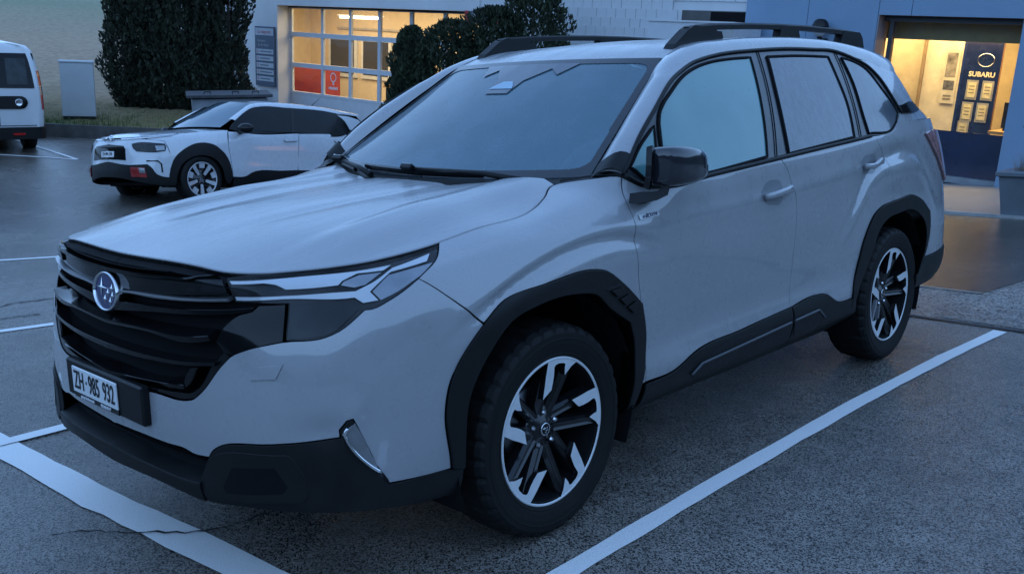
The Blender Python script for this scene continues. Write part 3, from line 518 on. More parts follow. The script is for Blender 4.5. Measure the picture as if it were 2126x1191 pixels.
# ---- field rising behind the lot
wl=[np.array(q) for q in((-30.,54.),(2.3,20.1),(5.25,16.85),(6.30,15.75),(9.6,12.7),(14.,8.8))]
def walls_at(t):
    i=min(int(t),len(wl)-2); return wl[i]+(wl[i+1]-wl[i])*(t-i)
def fieldmat():
    m,n,b,o=_new('winter_field'); tc=n.nodes.new('ShaderNodeTexCoord'); tc.name='tc'; sx=n.nodes.new('ShaderNodeSeparateXYZ'); n.links.new(tc.outputs['Object'],sx.inputs[0])
    s=n.nodes.new('ShaderNodeMath'); s.operation='ADD'; n.links.new(sx.outputs[0],s.inputs[0]); n.links.new(sx.outputs[1],s.inputs[1])
    nz=_noise(n,.12,6,.65); nz2=_noise(n,5,6,.75)
    ad=n.nodes.new('ShaderNodeMath'); ad.operation='MULTIPLY_ADD'; n.links.new(nz.outputs[0],ad.inputs[0]); ad.inputs[1].default_value=14; n.links.new(s.outputs[0],ad.inputs[2])
    mr=n.nodes.new('ShaderNodeMapRange'); n.links.new(ad.outputs[0],mr.inputs[0]); mr.inputs[1].default_value=28; mr.inputs[2].default_value=130
    r=_ramp(n,mr.outputs[0],[(0,(.26,.25,.09)),(.03,(.30,.23,.10)),(.08,(.58,.42,.27)),(.22,(.60,.43,.29)),(.36,(.48,.40,.26)),(.48,(.36,.37,.23)),(.8,(.46,.44,.34)),(1,(.60,.56,.48))])  # lightened bands and pale far end: mist put into the field colour
    mx=n.nodes.new('ShaderNodeMix'); mx.data_type='RGBA'; mx.blend_type='MULTIPLY'; mx.inputs[0].default_value=.75; n.links.new(r.outputs[0],mx.inputs[6]); n.links.new(_ramp(n,nz2.outputs[0],[(.3,.45),(.7,1.15)]).outputs[0],mx.inputs[7])
    n.links.new(mx.outputs[2],b.inputs['Base Color']); b.inputs['Roughness'].default_value=.95; _bump(n,b,nz2.outputs[0],1.0,.15); return m
M_field=fieldmat()
nd=np.array([.735,.678]); mb=MB(); ss=np.r_[0,.4,1,2,3,4.5,6,8,11,15,20,27,36,48,64,85,115,160,230]; ts=np.linspace(0,3.3,50); V=[]
for t in ts:
    q=walls_at(t)
    for s in ss:
        a=q+nd*s; V.append((a[0],a[1],.44+.0879*(a[1]-13.5)+.20+.055*s+.9*math.sin(s*.045+t*.6)*min(1,s/40)-.05*max(0,s-120)*.6+.03*random.random()*min(1,s)))
mb.add(V,[(i*len(ss)+j,(i+1)*len(ss)+j,(i+1)*len(ss)+j+1,i*len(ss)+j+1) for i in range(len(ts)-1) for j in range(len(ss)-1)],True); tag(mb.build('field_hill',M_field),kind='structure')
# added dark slope, out of view, blocking low sky to darken reflections
mb=MB(); rr=[24,27,31,37,46,60]; zz=[-.4,2.2,4.4,6.8,8.6,10.]; A_=np.radians(np.arange(108,349,6)); V=[]
for a in A_:
    for r_,z in zip(rr,zz): k=r_*(1+.06*math.sin(a*5)+.04*math.sin(a*11)); V.append((k*math.cos(a),k*math.sin(a),z*(1+.22*math.sin(a*3+1)+.12*math.sin(a*9))))
mb.add(V,[(i*6+j,(i+1)*6+j,(i+1)*6+j+1,i*6+j+1) for i in range(len(A_)-1) for j in range(5)],True); tag(mb.build('sky_block_slope',plain('sky_block_dark',(.035,.040,.022),.95,var=.5,vscale=.4,bump=.5,bscale=2)),kind='structure')
# grass tufts along the wall
gm=plain('grass_blade',(.07,.11,.03),.8,var=.4,vscale=2); mb=MB(); 
for k in range(2600):
    t=1.2+random.random()*2.1; q=walls_at(t)+nd*(.1+3.2*random.random()**1.5); h=.05+.10*random.random(); z=.44+.0879*(q[1]-13.5)+.18+.055*np.dot(q-walls_at(t),nd); a=random.random()*6.28; dx,dy=math.cos(a)*.012,math.sin(a)*.012; lx,ly=(random.random()-.5)*.08,(random.random()-.5)*.08
    mb.add([(q[0]-dx,q[1]-dy,z),(q[0]+dx,q[1]+dy,z),(q[0]+lx,q[1]+ly,z+h)],[(0,1,2)])
tag(mb.build('verge_grass',gm),'short winter grass on the verge behind the low kerb wall','grass',kind='stuff')
# low retaining wall
mb=MB(); pts=[]
for a in wl[1:6]: pts.append((a[0],a[1],.44+.0879*(a[1]-13.5)))
mb.sweep([(a,b,c+.0) for a,b,c in pts],[(-.12,-.5),(-.12,.24),(.12,.24),(.12,-.5)]); tag(mb.build('low_wall',plain('wall_concrete',(.10,.095,.088),.8,var=.3,vscale=5,bump=.5,bscale=40)),'low dark concrete wall holding back the verge below the utility cabinet','wall')
# ================================================================ the grey SUV
M_paint=paint('suv_paint',(.335,.34,.355),.30,(120,.8),bead=.86)
M_hoodp=paint('suv_paint_wet',(.335,.34,.355),.26,(58,1.0),streak=True,bead=.66)
M_clad=plain('cladding',(.008,.0085,.009),.48,spec=.28,var=.25,vscale=9,bump=.25,bscale=260)
M_gloss=plain('gloss_black',(.006,.006,.007),.08,coat=.1,var=.2,spec=.25)
M_dark=plain('dark_void',(.004,.004,.005),.8,spec=.2)
M_satin=plain('satin_silver',(.42,.43,.45),.30,metal=.9,var=.05)
M_chrome=plain('chrome',(.75,.76,.78),.14,metal=1,var=.04)
M_rubber=plain('tyre_rubber',(.008,.008,.008),.62,spec=.25,var=.25,vscale=20,bump=.3,bscale=120)
M_rimblk=plain('rim_black',(.009,.009,.010),.2,coat=.25,var=.2)
M_mach=plain('rim_machined',(.70,.71,.72),.35,metal=.15,coat=.4,var=.06,vscale=30)
M_drl=plain('light_guide',(.62,.63,.65),.18,coat=1,var=.04)
M_refl=plain('reflector_grey',(.30,.31,.33),.2,metal=.6,coat=1,var=.15,vscale=20)
M_smoke=plain('smoked_lens',(.010,.011,.013),.06,coat=.1,var=.5,vscale=12,spec=.22)
M_red=plain('tail_lens',(.42,.22,.22),.12,coat=.8,var=.35,vscale=25)
M_plate=plain('plate_white',(.78,.79,.80),.35,var=.05)
M_ink=plain('ink_black',(.01,.01,.012),.5)
M_whitep=plain('print_white',(.75,.76,.78),.45,var=.04)
M_blue=plain('emblem_blue',(.012,.02,.11),.12,coat=1,var=.15)
M_wind=glassmat('windshield_glass',(.62,.76,.80),.52,(.20,.34,.42),.07,None)
M_sideg=glassmat('side_glass_fogged',(.45,.58,.58),.76,(.15,.36,.37),.10,(62,1.0))
M_sideg2=glassmat('side_glass_wet',(.10,.12,.14),.78,(.085,.112,.145),.14,(80,1.0),runs=True)
M_dkg=glassmat('dark_glass',(.06,.07,.08),.45,(.04,.05,.06),.06,(200,.4))
M_lens=glassmat('clear_lens',(.93,.95,.97),.05,(.5,.5,.5),.04,None)
M_frit=plain('frit_black',(.016,.018,.022),.28,coat=.35,var=.2)
M_seat=plain('seat_cloth',(.02,.02,.022),.9)
U0=float(US[0])
def resample(pts,step,closed=True,sharp=34):
    P=[np.array(q,float) for q in pts]
    Q=[P[0]]
    for q in P[1:]:
        if np.linalg.norm(q-Q[-1])>1e-4: Q.append(q)
    if closed and np.linalg.norm(Q[0]-Q[-1])<1e-4: Q.pop()
    P=Q; n=len(P); tan=[]
    for i in range(n):
        a=P[(i-1)%n] if closed or i>0 else None; b=P[(i+1)%n] if closed or i<n-1 else None
        if a is None or b is None: tan.append(None); continue
        d1=P[i]-a; d2=b-P[i]; l1,l2=np.linalg.norm(d1),np.linalg.norm(d2)
        ang=math.degrees(math.acos(np.clip(d1@d2/(l1*l2),-1,1)))
        tan.append(None if ang>sharp else (d1/l1*l2+d2/l2*l1)/(l1+l2))
    out=[]
    for i in range(n if closed else n-1):
        a,b=P[i],P[(i+1)%n]; L=np.linalg.norm(b-a); k=max(1,int(math.ceil(L/step))); ch=(b-a)/L
        ta=tan[i] if tan[i] is not None else ch; tb=tan[(i+1)%n] if tan[(i+1)%n] is not None else ch
        for j in range(k):
            t=j/k; out.append((2*t**3-3*t**2+1)*a+(t**3-2*t**2+t)*L*ta+(-2*t**3+3*t**2)*b+(t**3-t**2)*L*tb)
    if not closed: out.append(P[-1])
    return np.array(out)
def area2(P): return .5*np.sum(P[:,0]*np.roll(P[:,1],-1)-np.roll(P[:,0],-1)*P[:,1])
def inset(P,d,keep=None):
    """P ccw; moves every edge inward by d"""
    e=np.roll(P,-1,0)-P; L=np.linalg.norm(e,axis=1,keepdims=True)+1e-12; e=e/L
    nin=np.stack([-e[:,1],e[:,0]],1); pn=np.roll(nin,1,0); s=nin+pn; q=(s*s).sum(1,keepdims=True)
    mv=s/np.maximum(q,.35)*2*d*.5*2/2
    if keep is not None: mv[keep]=0
    return P+mv
def inside(P,q):
    x,y=q[:,0],q[:,1]; c=np.zeros(len(q),bool); j=len(P)-1
    for i in range(len(P)):
        xi,yi=P[i];xj,yj=P[j]
        if yi!=yj: c^=((yi>y)!=(yj>y))&(x<(xj-xi)*(y-yi)/(yj-yi)+xi)
        j=i
    return c
def edge_dist(P,q):
    d=np.full(len(q),9.)
    for i in range(len(P)):
        a=P[i];b=P[(i+1)%len(P)]; ab=b-a; t=np.clip(((q-a)@ab)/(ab@ab+1e-12),0,1); d=np.minimum(d,np.linalg.norm(q-a-t[:,None]*ab,axis=1))
    return d
def surf_pn(surf,u,v):
    p_=surf(u,v); n=-normal(surf,u,v); return p_,n
def panel(name,poly,mat,parent,surf=body,off=0.0,thick=.02,step=.02,gap=.002,bev=.003,side=-1,both=False,raw=False,sharp=34,crown=0.0):
    """a sheet on the skin bounded by poly (surface coordinates); rounded edge, returned flange. both=True spans the centre line."""
    P=np.array(poly,float) if raw else resample(poly,step,True,sharp)
    if area2(P)<0: P=P[::-1]
    cen=np.abs(P[:,0]-U0)<1e-4 if both else np.zeros(len(P),bool)
    P=inset(P,gap,np.where(cen)[0] if both else None); F=inset(P,bev,np.where(cen)[0] if both else None)
    if both: P[cen,0]=U0; F[cen,0]=U0
    lo=F.min(0)+step*.5; hi=F.max(0); gx,gy=np.meshgrid(np.arange(lo[0],hi[0],step),np.arange(lo[1],hi[1],step*.866),indexing='ij')
    gx=gx+(np.arange(gx.shape[1])%2)[None,:]*step*.5
    g=np.stack([gx.ravel(),gy.ravel()],1)
    if len(g): g=g[inside(F,g)]
    if len(g): g=g[edge_dist(F,g)>step*.45]
    n=len(F); V=np.vstack([F,g]) if len(g) else F
    res=geometry.delaunay_2d_cdt([Vector(q) for q in V],[(i,(i+1)%n) for i in range(n)],[],1,1e-6)
    V2=np.array([tuple(q) for q in res[0]]); tri=[list(f) for f in res[2]]
    # boundary ring in output order
    mp={}
    for k,src in enumerate(res[3]):
        for s_ in src: mp[s_]=k
    ring=[mp[i] for i in range(n)]
    pf,nf=surf_pn(surf,V2[:,0],V2[:,1])
    o_=off+(crown*np.clip(edge_dist(F,V2)/.05,0,1) if crown else 0.)
    pf=pf+nf*(np.asarray(o_)[...,None] if np.ndim(o_) else o_)
    p1,n1=surf_pn(surf,P[:,0],P[:,1]); p2=p1+n1*(off-bev-thick); p1=p1+n1*(off-bev)
    outd=p1-pf[ring]; outd/=np.linalg.norm(outd,axis=1,keepdims=True)+1e-9
    m=len(V2); verts=np.vstack([pf,p1,p1,p2]); norms=np.vstack([nf,n1*.35+outd,outd,outd])
    norms/=np.linalg.norm(norms,axis=1,keepdims=True)+1e-9
    faces=[f for f in tri]; e1=np.array([])
    # orient front faces outward
    a=pf[[f[0] for f in tri]];b=pf[[f[1] for f in tri]];c=pf[[f[2] for f in tri]]
    fl=np.einsum('ij,ij->i',np.cross(b-a,c-a),nf[[f[0] for f in tri]])<0
    faces=[f[::-1] if x else f for f,x in zip(tri,fl)]
    for i in range(n):
        j=(i+1)%n
        if cen[i] and cen[j]: continue
        faces.append([ring[j],ring[i],m+i,m+j]); faces.append([m+n+j,m+n+i,m+2*n+i,m+2*n+j])
    gn=[]
    for f in faces:
        q=verts[f]; g=np.cross(q[1]-q[0],q[2]-q[0]) if len(f)==3 else np.cross(q[2]-q[0],q[3]-q[1]); gn.append((g@norms[f].sum(0))<0)
    faces=[f[::-1] if x else f for f,x in zip(faces,gn)]
    def fin(vs,ns,fs,sgn):
        vs=vs.copy();ns=ns.copy(); vs[:,1]*=sgn; ns[:,1]*=sgn
        return vs,ns,([f[::-1] for f in fs] if sgn<0 else fs)
    if both:
        v1,k1,f1=fin(verts,norms,faces,1); v2,k2,f2=fin(verts,norms,faces,-1); K=len(v1)
        vs=np.vstack([v1,v2]); ns=np.vstack([k1,k2]); fs=f1+[[i+K for i in f] for f in f2]
    else: vs,ns,fs=fin(verts,norms,faces,side)
    # check winding once against first normal
    me=bpy.data.meshes.new(name); me.from_pydata(vs.tolist(),[],fs); me.update()
    me.polygons.foreach_set('use_smooth',[True]*len(me.polygons))
    me.normals_split_custom_set_from_vertices(ns.tolist())
    return link(name,me,parent,mat)
def pair(name,poly,mat,parent,**k):
    """the same panel on the near (left) and the far (right) side"""
    return [panel(name,poly,mat,parent,side=s,**k) for s in(-1,1)]
def bar(name,top,bot,mat,parent,back=-.03,p=.010,ch=.35,pb=None,both=True,n=40,side=-1):
    """trim bar lying on the nose: sloping upper facet, front face, under face"""
    top=resample(top,.01,False);bot=resample(bot,.01,False)
    ua=max(top[0,0],bot[0,0]) if not both else U0; ub=min(top[-1,0],bot[-1,0])
    ue_t,ue_b=top[-1,0],bot[-1,0]; t=np.linspace(0,1,n)
    ut=ua+(ue_t-ua)*t; ub_=ua+(ue_b-ua)*t
    vt=np.interp(ut,top[:,0],top[:,1]); vb=np.interp(ub_,bot[:,0],bot[:,1]); pb=p*.7 if pb is None else pb
    rows=[]
    for fr,o in((0,back),(ch*.9,p*.92),(ch,p),(ch+.06,p*1.02),(.94,pb*1.05),(1.0,pb*.8),(1.0,back)):
        uu=ut+(ub_-ut)*fr; vv=vt+(vb-vt)*fr; P_,N_=surf_pn(body,uu,vv); rows.append(P_+N_*o)
    rows=np.array(rows); mb=MB()
    for sg in ((1,-1) if both else (side,)):
        V=rows.copy(); V[...,1]*=sg; k,nn=V.shape[0],V.shape[1]
        fs=[]
        for i in range(k-1):
            for j in range(nn-1):
                fs.append((i*nn+j,i*nn+j+1,(i+1)*nn+j+1,(i+1)*nn+j))
        fs.append([i*nn+nn-1 for i in range(k)])
        mb.add(V.reshape(-1,3),fs,False)
    o=mb.build(name,mat,parent)
    return o
def yz(o): return o
suv=empty('parked_suv',(0,0,0)); tag(suv,'wet light grey SUV with black cladding and roof rails in the foreground bay','car')
H=lambda k:[tuple(q) for q in UV[k]]
top=lambda a,b,n=14:[(a+(b-a)*i/n,1.15) for i in range(n+1)]
# ---- body panels
fend=top(-.357,.425)+H('F_DOOR')[:5]+H('ARCH_O')[9:2:-1]+H('BUMPGAP')[1:2][::-1]+[H('BUMPGAP')[0]]+H('HL_BACK')[1:3]
fenders=pair('fender',fend,M_paint,suv)
for s_ in(0,1):
    panel('fender_foot',[(.4725,.545),(.4720,.5275),(.4827,.4003),(.4506,.3957),(.4677,.4856)],M_paint,fenders[s_],side=(-1,1)[s_],step=.012)
fd=H('F_DOOR')+H('SILL_T')[1:4]+[(1.5765,.4725)]+H('B_DOOR')[::-1][1:]+H('BELT')[5:0:-1]
fdoors=pair('front_door',fd,M_paint,suv)
rd=H('B_DOOR')+[(1.62,.4765)]+H('SILL_T')[5:]+H('RARCH_O')[:6]+H('R_DOOR')[::-1][1:]+[(2.3762,1.1175)]
rdoors=pair('rear_door',rd,M_paint,suv)
UE=float(US[-1])
qp=H('R_DOOR')[:4]+H('RARCH_O')[5:11]+[(3.06,.487),(3.1155,.4822),(3.38,.485),(3.7,.49),(UE,.49),(UE,1.15)]+[(UE+(2.64-UE)*i/16,1.15) for i in range(1,17)]+[(2.5521,1.1207)]
pair('quarter_panel',qp,M_paint,suv,sharp=50)
fb=[(U0,.615),(-1.5,.617)]+H('GR_BOT')+H('HL_BOT')[1:]+H('BUMPGAP')[1:]+H('ARCH_O')[2::-1]+[(-.6507,.3797)]+H('FOG_O')[-2::-1]+H('BUMP_LOW')[1:]+H('PAINT_SLOT')[1:-1]+[(U0,.4467)]
bump=panel('front_bumper',fb,M_paint,suv,both=True)
# ---- hood : thin-plate surface through the shut line and a crowned centre
uu=np.linspace(U0,.266,60); edge=body(uu,np.full_like(uu,1.15))
def tps(pts,vals,lam=1e-5):
    n=len(pts); d=np.linalg.norm(pts[:,None]-pts[None],axis=2); K=np.where(d>0,d*d*np.log(d+1e-12),0)+lam*np.eye(n)
    A=np.zeros((n+3,n+3)); A[:n,:n]=K; A[:n,n]=1; A[:n,n+1:]=pts; A[n,:n]=1; A[n+1:,:n]=pts.T
    s=np.linalg.solve(A,np.r_[vals,0,0,0])
    def f(x,y):
        q=np.stack([x,y],-1); d=np.linalg.norm(q[...,None,:]-pts,axis=-1); return np.where(d>0,d*d*np.log(d+1e-12),0)@s[:n]+s[n]+q@s[n+1:]
    return f
HC=[(-.80,.985),(-.6,1.022),(-.35,1.052),(-.1,1.071),(.1,1.083),(.25,1.090)]
hp=[(x,w_) for x,w_ in edge[::2,:2]]+[(x,-w_) for x,w_ in edge[1::2,:2]]; hz=list(edge[::2,2])+list(edge[1::2,2])
for x,z in HC:
    for y,dz in((0,0),(.28,-.004),(-.28,-.004)): hp.append((x,y)); hz.append(z+dz)
for x,z in((-.55,1.010),(-.2,1.054),(.1,1.078)):
    for y in(.52,-.52): hp.append((x,y)); hz.append(z)
_hood=tps(np.array(hp),np.array(hz),2e-5)
def hoodz(x,y):
    z=_hood(x,y); a=np.abs(y)
    k=_smooth(-.85,-.35,x)
    z=z+k*(.011*_smooth(.40,.47,a-.10*(.2-x))*(1-_smooth(.53,.66,a-.10*(.2-x))))-k*.006*np.exp(-((a-.23-.04*x)/.045)**2)
    return z
def hood_s(u,v,off=0.0):
    return np.stack([u+0*v,v+0*u,hoodz(u+0*v,v+0*u)],-1)
def _hn(surf,u,v):
    e=2e-3; a=surf(u+e,v)-surf(u-e,v); b=surf(u,v+e)-surf(u,v-e); n=np.cross(a,b); return n/(np.linalg.norm(n,axis=-1,keepdims=True)+1e-12)
def sheet(name,poly,surf,mat,parent,step=.02,thick=.015,gap=.003,bev=.004,off=0.,sharp=34):
    """like panel(), for surfaces given over the ground plan (x,y)"""
    global normal
    keep=normal; normal=lambda s_,u,v,off=0.0,e=0:-_hn(s_,u,v)
    try: return panel(name,poly,mat,parent,surf=surf,off=off,thick=thick,step=step,gap=gap,bev=bev,side=1,sharp=sharp)
    finally: normal=keep
he=body(np.linspace(U0,.266,80),np.full(80,1.15))
rear_l=[(.295,.60),(.242,.45),(.198,.25),(.180,0)]
half=[(x,y) for x,y in he[:,:2]]+rear_l
hood_poly=half+[(x,-y) for x,y in half[::-1][1:-1]]
hood=sheet('hood',hood_poly,hood_s,M_hoodp,suv,step=.022,gap=.004,bev=.006,thick=.03)
# dark seal under the hood edge
pair('hood_seal',[(U0+.001,1.149),(U0+.001,1.10)]+[(u,1.105) for u in np.linspace(-1.5,-.36,24)]+[(-.36,1.149)]+[(u,1.149) for u in np.linspace(-.40,-1.6,24)],M_dark,hood,off=-.016,thick=.012,bev=.001)
# ---- wheel-arch and sill cladding
ao,ai=H('ARCH_O'),H('ARCH_I')
arch=ao[:-1]+[ao[-1],(.437,.30),(.415,.245)]+ai[::-1][1:]
arches=pair('front_arch_trim',arch,M_clad,suv,off=.010,thick=.05,step=.015,gap=.001,bev=.006)
for s_ in(0,1):
    vt=panel('arch_vent',H('VENT'),M_gloss,arches[s_],off=.012,thick=.004,bev=.003,step=.01,side=(-1,1)[s_])
    for k in range(3):
        a,b=np.array(UV['VENT'][0]),np.array(UV['VENT'][4]); c_,d_=np.array(UV['VENT'][1]),np.array(UV['VENT'][2])
        f0,f1=.10+k*.30,.32+k*.30
        q=[a+(b-a)*f0+.12*((c_+(d_-c_)*f0)-(a+(b-a)*f0)),c_+(d_-c_)*f0-.10*((c_+(d_-c_)*f0)-(a+(b-a)*f0)),c_+(d_-c_)*f1-.10*((c_+(d_-c_)*f1)-(a+(b-a)*f1)),a+(b-a)*f1+.12*((c_+(d_-c_)*f1)-(a+(b-a)*f1))]
        panel('vent_fin',q,M_clad,vt,off=.020,thick=.012,bev=.004,step=.01,gap=0,side=(-1,1)[s_])
ro,ri=H('RARCH_O'),H('RARCH_I')
rarch=ro+[(2.975,.40)]+ri[::-1]+[(2.19,.36),(2.165,.37)]
pair('rear_arch_trim',rarch,M_clad,suv,off=.010,thick=.05,step=.015,gap=.001,bev=.006)
st,sb=H('SILL_T'),H('SILL_B')
s1=[(.482,.396)]+st[1:4]+[(1.574,.473),(1.590,.20)]+[(.8862,.225),(.5668,.235),(.478,.23)]
s2=[(1.582,.4735)]+st[5:]+[(2.235,.36),(2.2657,.3195),(2.1145,.215),(1.598,.20)]
sl1=pair('sill_trim',s1,M_clad,suv,off=.008,thick=.05,bev=.007); sl2=pair('sill_trim',s2,M_clad,suv,off=.008,thick=.05,bev=.007)
M_dim=plain('dimpled_plastic',(.010,.010,.011),.5,bump=.9,bscale=60,spec=.25)
M_edge=plain('trim_edge',(.07,.075,.085),.35)
for s_ in(0,1):
    sd_=(-1,1)[s_]
    for prt,k in((sl1[s_],'SILLIN_A'),(sl2[s_],'SILLIN_B')):
        panel('trim_insert',H(k),M_dim,prt,off=.011,thick=.004,bev=.004,step=.015,side=sd_)
        a=H(k); q=[(u,v+.004) for u,v in (a[0:3] if k=='SILLIN_A' else a[0:3])]; path=resample(q,.02,False,8)
        P_,N_=surf_pn(body,path[:,0],path[:,1]); P_=P_+N_*.013; P_[:,1]*=sd_
        MB().tube(P_,.0055,6).build('trim_bead',M_edge,prt)
# ---- black lower nose
low=H('BUMP_LOW')[::-1]+H('FOG_O')[1:]+H('ARCH_O')[:1]+[(-.4003,.3586),(-.395,.25)]+H('LOW_BOT')[-2::-1]+[]
lowers=pair('lower_bumper_corner',low,M_clad,suv,off=.004,thick=.05,bev=.006,step=.016)
for s_ in(0,1):
    pd=panel('bumper_pod',H('POD'),M_clad,lowers[s_],off=.009,thick=.006,bev=.010,step=.016,side=(-1,1)[s_])
    panel('pod_insert',H('POD_IN'),M_dark,pd,off=.0105,thick=.003,bev=.006,step=.016,side=(-1,1)[s_])
    fo=panel('fog_lamp',H('FOG_O')[1:],M_gloss,suv,off=.002,thick=.03,bev=.006,step=.012,side=(-1,1)[s_])
    panel('fog_lens',H('FOG_I'),M_refl,fo,off=.006,thick=.006,bev=.006,step=.01,side=(-1,1)[s_])
    fi=np.array([UV['FOG_I'][i] for i in(1,0,6,5,4)]); path=resample(fi,.01,False); P_,N_=surf_pn(body,path[:,0],path[:,1]); P_=P_+N_*.010; P_[:,1]*=(-1,1)[s_]
    MB().tube(P_,.005,6).build('fog_trim',M_chrome,fo)
lt,lb=H('LIP_TOP'),H('LIP_BOT')
lt[0]=(U0,lt[0][1]); lb[0]=(U0,lb[0][1])
bar('skid_lip',lt,lb,M_clad,suv,back=-.05,p=.012,ch=.38,pb=.004)
panel('lower_intake',[(U0,.36),(U0,.475),(-1.35,.475),(-1.16,.475),(-1.14,.40),(-1.19,.36)],M_dark,suv,off=-.045,thick=.01,both=True)
bar('intake_mesh',[(U0,.432),(-1.16,.432)],[(U0,.425),(-1.16,.425)],M_clad,suv,back=-.045,p=-.035,ch=.5)
# ---- grille
gb=[(U0,.60),(-1.5,.605)]+H('GR_BOT')+[(-.905,1.02)]+[(-1.0707,1.0179),(-1.1053,1.114),(-1.135,1.149),(U0,1.149)]
gr=panel('grille',gb,M_dark,suv,off=-.042,thick=.01,both=True,gap=-.004)
M_mesh=plain('grille_mesh',(.010,.010,.012),.4,bump=.6,bscale=90)
def half_bar(name,k,nt,mat,bot=None,**kw):
    q=H(k); t_=q[:nt]; b_=(bot if bot is not None else q[nt:])[::-1]; t_[0]=(U0,t_[0][1]); b_=[(U0,b_[0][1])]+list(b_[1:]); return bar(name,t_,b_,mat,gr,**kw)
sh=H('SHELF'); sh_top=[(U0,1.128),(-1.45,1.128),(-1.28,1.130),(-1.16,1.135),(-1.12,1.125)]; sh_bot=[(U0,1.046),(-1.45,1.049),(-1.31,1.058),(-1.238,1.066),(-1.195,1.089),(-1.14,1.117)]
bar('grille_shelf',sh_top,sh_bot,M_gloss,gr,back=-.040,p=.004,ch=.93,pb=.002)
bar('grille_slot',[(U0,1.124),(-1.45,1.124),(-1.292,1.126)],[(U0,1.074),(-1.45,1.078),(-1.325,1.088)],M_dark,gr,back=-.032,p=-.004,ch=.93,pb=-.006)
panel('upper_face',[(U0,.99),(-1.32,1.006),(-1.09,1.037),(-1.108,1.10),(-1.14,1.115),(-1.195,1.087),(-1.238,1.064),(-1.31,1.056),(-1.45,1.047),(U0,1.044)],M_gloss,gr,off=-.006,thick=.03,both=True)
pair('corner_lens',H('CORNERLENS'),M_smoke,gr,off=.001,thick=.008,step=.012)
half_bar('grille_bar','BAR1',5,M_satin,p=.010,ch=.3,back=-.02)
half_bar('grille_bar','BAR2',6,M_gloss,p=.004,ch=.15,back=-.04)
half_bar('grille_bar','BAR3',4,M_gloss,p=.008,ch=.62,back=-.035)
half_bar('grille_bar','BAR4',4,M_gloss,p=.008,ch=.2,back=-.04)
half_bar('grille_bar','BAR5',5,M_gloss,bot=H('BAR5')[8:],p=.008,ch=.62,back=-.035)
pair('grille_bar_end',[(-1.2456,.7114),(-1.222,.7661),(-1.187,.7746),(-1.2264,.6868),(-1.242,.6732)],M_gloss,gr,off=.006,thick=.03,bev=.008,step=.01)
panel('grille_base_trim',[(U0,.615),(-1.36,.625),(-1.2415,.629),(-1.2136,.640),(-1.1864,.667),(-1.10,.800),(-1.076,.828),(-1.10,.84),(-1.135,.80),(-1.20,.68),(-1.225,.660),(-1.28,.650),(U0,.635)],M_gloss,gr,off=-.004,thick=.03,both=True,step=.014)
pair('grille_side',[(-1.022,.992),(-1.0001,1.0143),(-.918,1.0204),(-.9183,.8847),(-.9708,.8698),(-1.0742,.8304),(-1.0962,.8371),(-1.13,.87),(-1.10,.93),(-1.06,.975)],M_gloss,gr,off=-.004,thick=.03,step=.016)
# emblem
ec=Vector((-.982,0,.8455)); ex=Vector((0,-1,0)); ez=Vector((.12,0,.993)).normalized(); en=Vector((-.993,0,.12)).normalized()
epos=lambda a,b,h:ec+ex*a+ez*b+en*h
em=MB(); N_=56; EA,EB=.0775,.0575
ringp=lambda k,f,h:epos(EA*f*math.cos(k),EB*f*math.sin(k),h) if f>.5 else epos(0,0,h)
em.add([ringp(2*math.pi*i/N_,.93,.004) for i in range(N_)],[list(range(N_))]); emo=em.build('emblem',M_blue,gr)
em=MB(); prof=[(.90,.003),(.93,.009),(.97,.010),(1.0,.006),(1.0,-.02)]
em.add([ringp(2*math.pi*i/N_,f,h) for i in range(N_) for f,h in prof],[(i*5+j,i*5+j+1,((i+1)%N_)*5+j+1,((i+1)%N_)*5+j) for i in range(N_) for j in range(4)],True); em.build('emblem_ring',M_chrome,emo)
def star(a,b,ra,rb,inner=.16):
    q=[]
    for i in range(8):
        th=i*math.pi/4; rr=1 if i%2==0 else inner
        q.append(epos(a+ra*rr*math.cos(th),b+rb*rr*math.sin(th),.0055))
    return MB().add(q+[epos(a,b,.009)],[(i,(i+1)%8,8) for i in range(8)])
star(-.026,.010,.040,.030).build('emblem_star',M_chrome,emo)
for a,b in((.040,.013),(.017,-.002),(.046,-.008),(.000,-.022),(.034,-.026)): star(a,b,.017,.014).build('emblem_star',M_chrome,emo)
# ---- headlights
hl=[(-1.1053,1.114)]+[(u,1.136) for u in(-1.06,-.9,-.75,-.62,-.5)]+[(-.4,1.140),(-.362,1.143)]+H('HL_BACK')[2:0:-1]+H('HL_BOT')[::-1]+[(-.9105,1.0208),(-1.0707,1.0179)]
for sd_ in(-1,1):
    h=panel('headlight',hl,M_smoke,suv,off=-.014,thick=.03,bev=.002,gap=.003,step=.014,side=sd_,sharp=40)
    panel('daylight_strip',H('DRL_A'),M_drl,h,sharp=14,off=-.007,thick=.005,bev=.003,step=.01,side=sd_,gap=0)
    panel('daylight_strip',H('DRL_B'),M_drl,h,sharp=14,off=-.005,thick=.006,bev=.003,step=.01,side=sd_,gap=0)
    panel('reflector',H('HL_GREY'),sharp=14,mat=M_refl,parent=h,off=-.009,thick=.004,bev=.004,step=.01,side=sd_)
    panel('reflector',H('HL_GREY2'),sharp=14,mat=M_refl,parent=h,off=-.009,thick=.004,bev=.004,step=.01,side=sd_)
    panel('projector',H('HL_LOW'),sharp=14,mat=M_smoke,parent=h,off=-.008,thick=.004,bev=.004,step=.01,side=sd_)
    panel('lens',hl,M_lens,h,off=.001,thick=.001,bev=.004,gap=.004,step=.016,side=sd_,sharp=40)
pair('washer_cover',H('WASHER'),M_paint,bump,off=.004,thick=.004,bev=.004,step=.012)
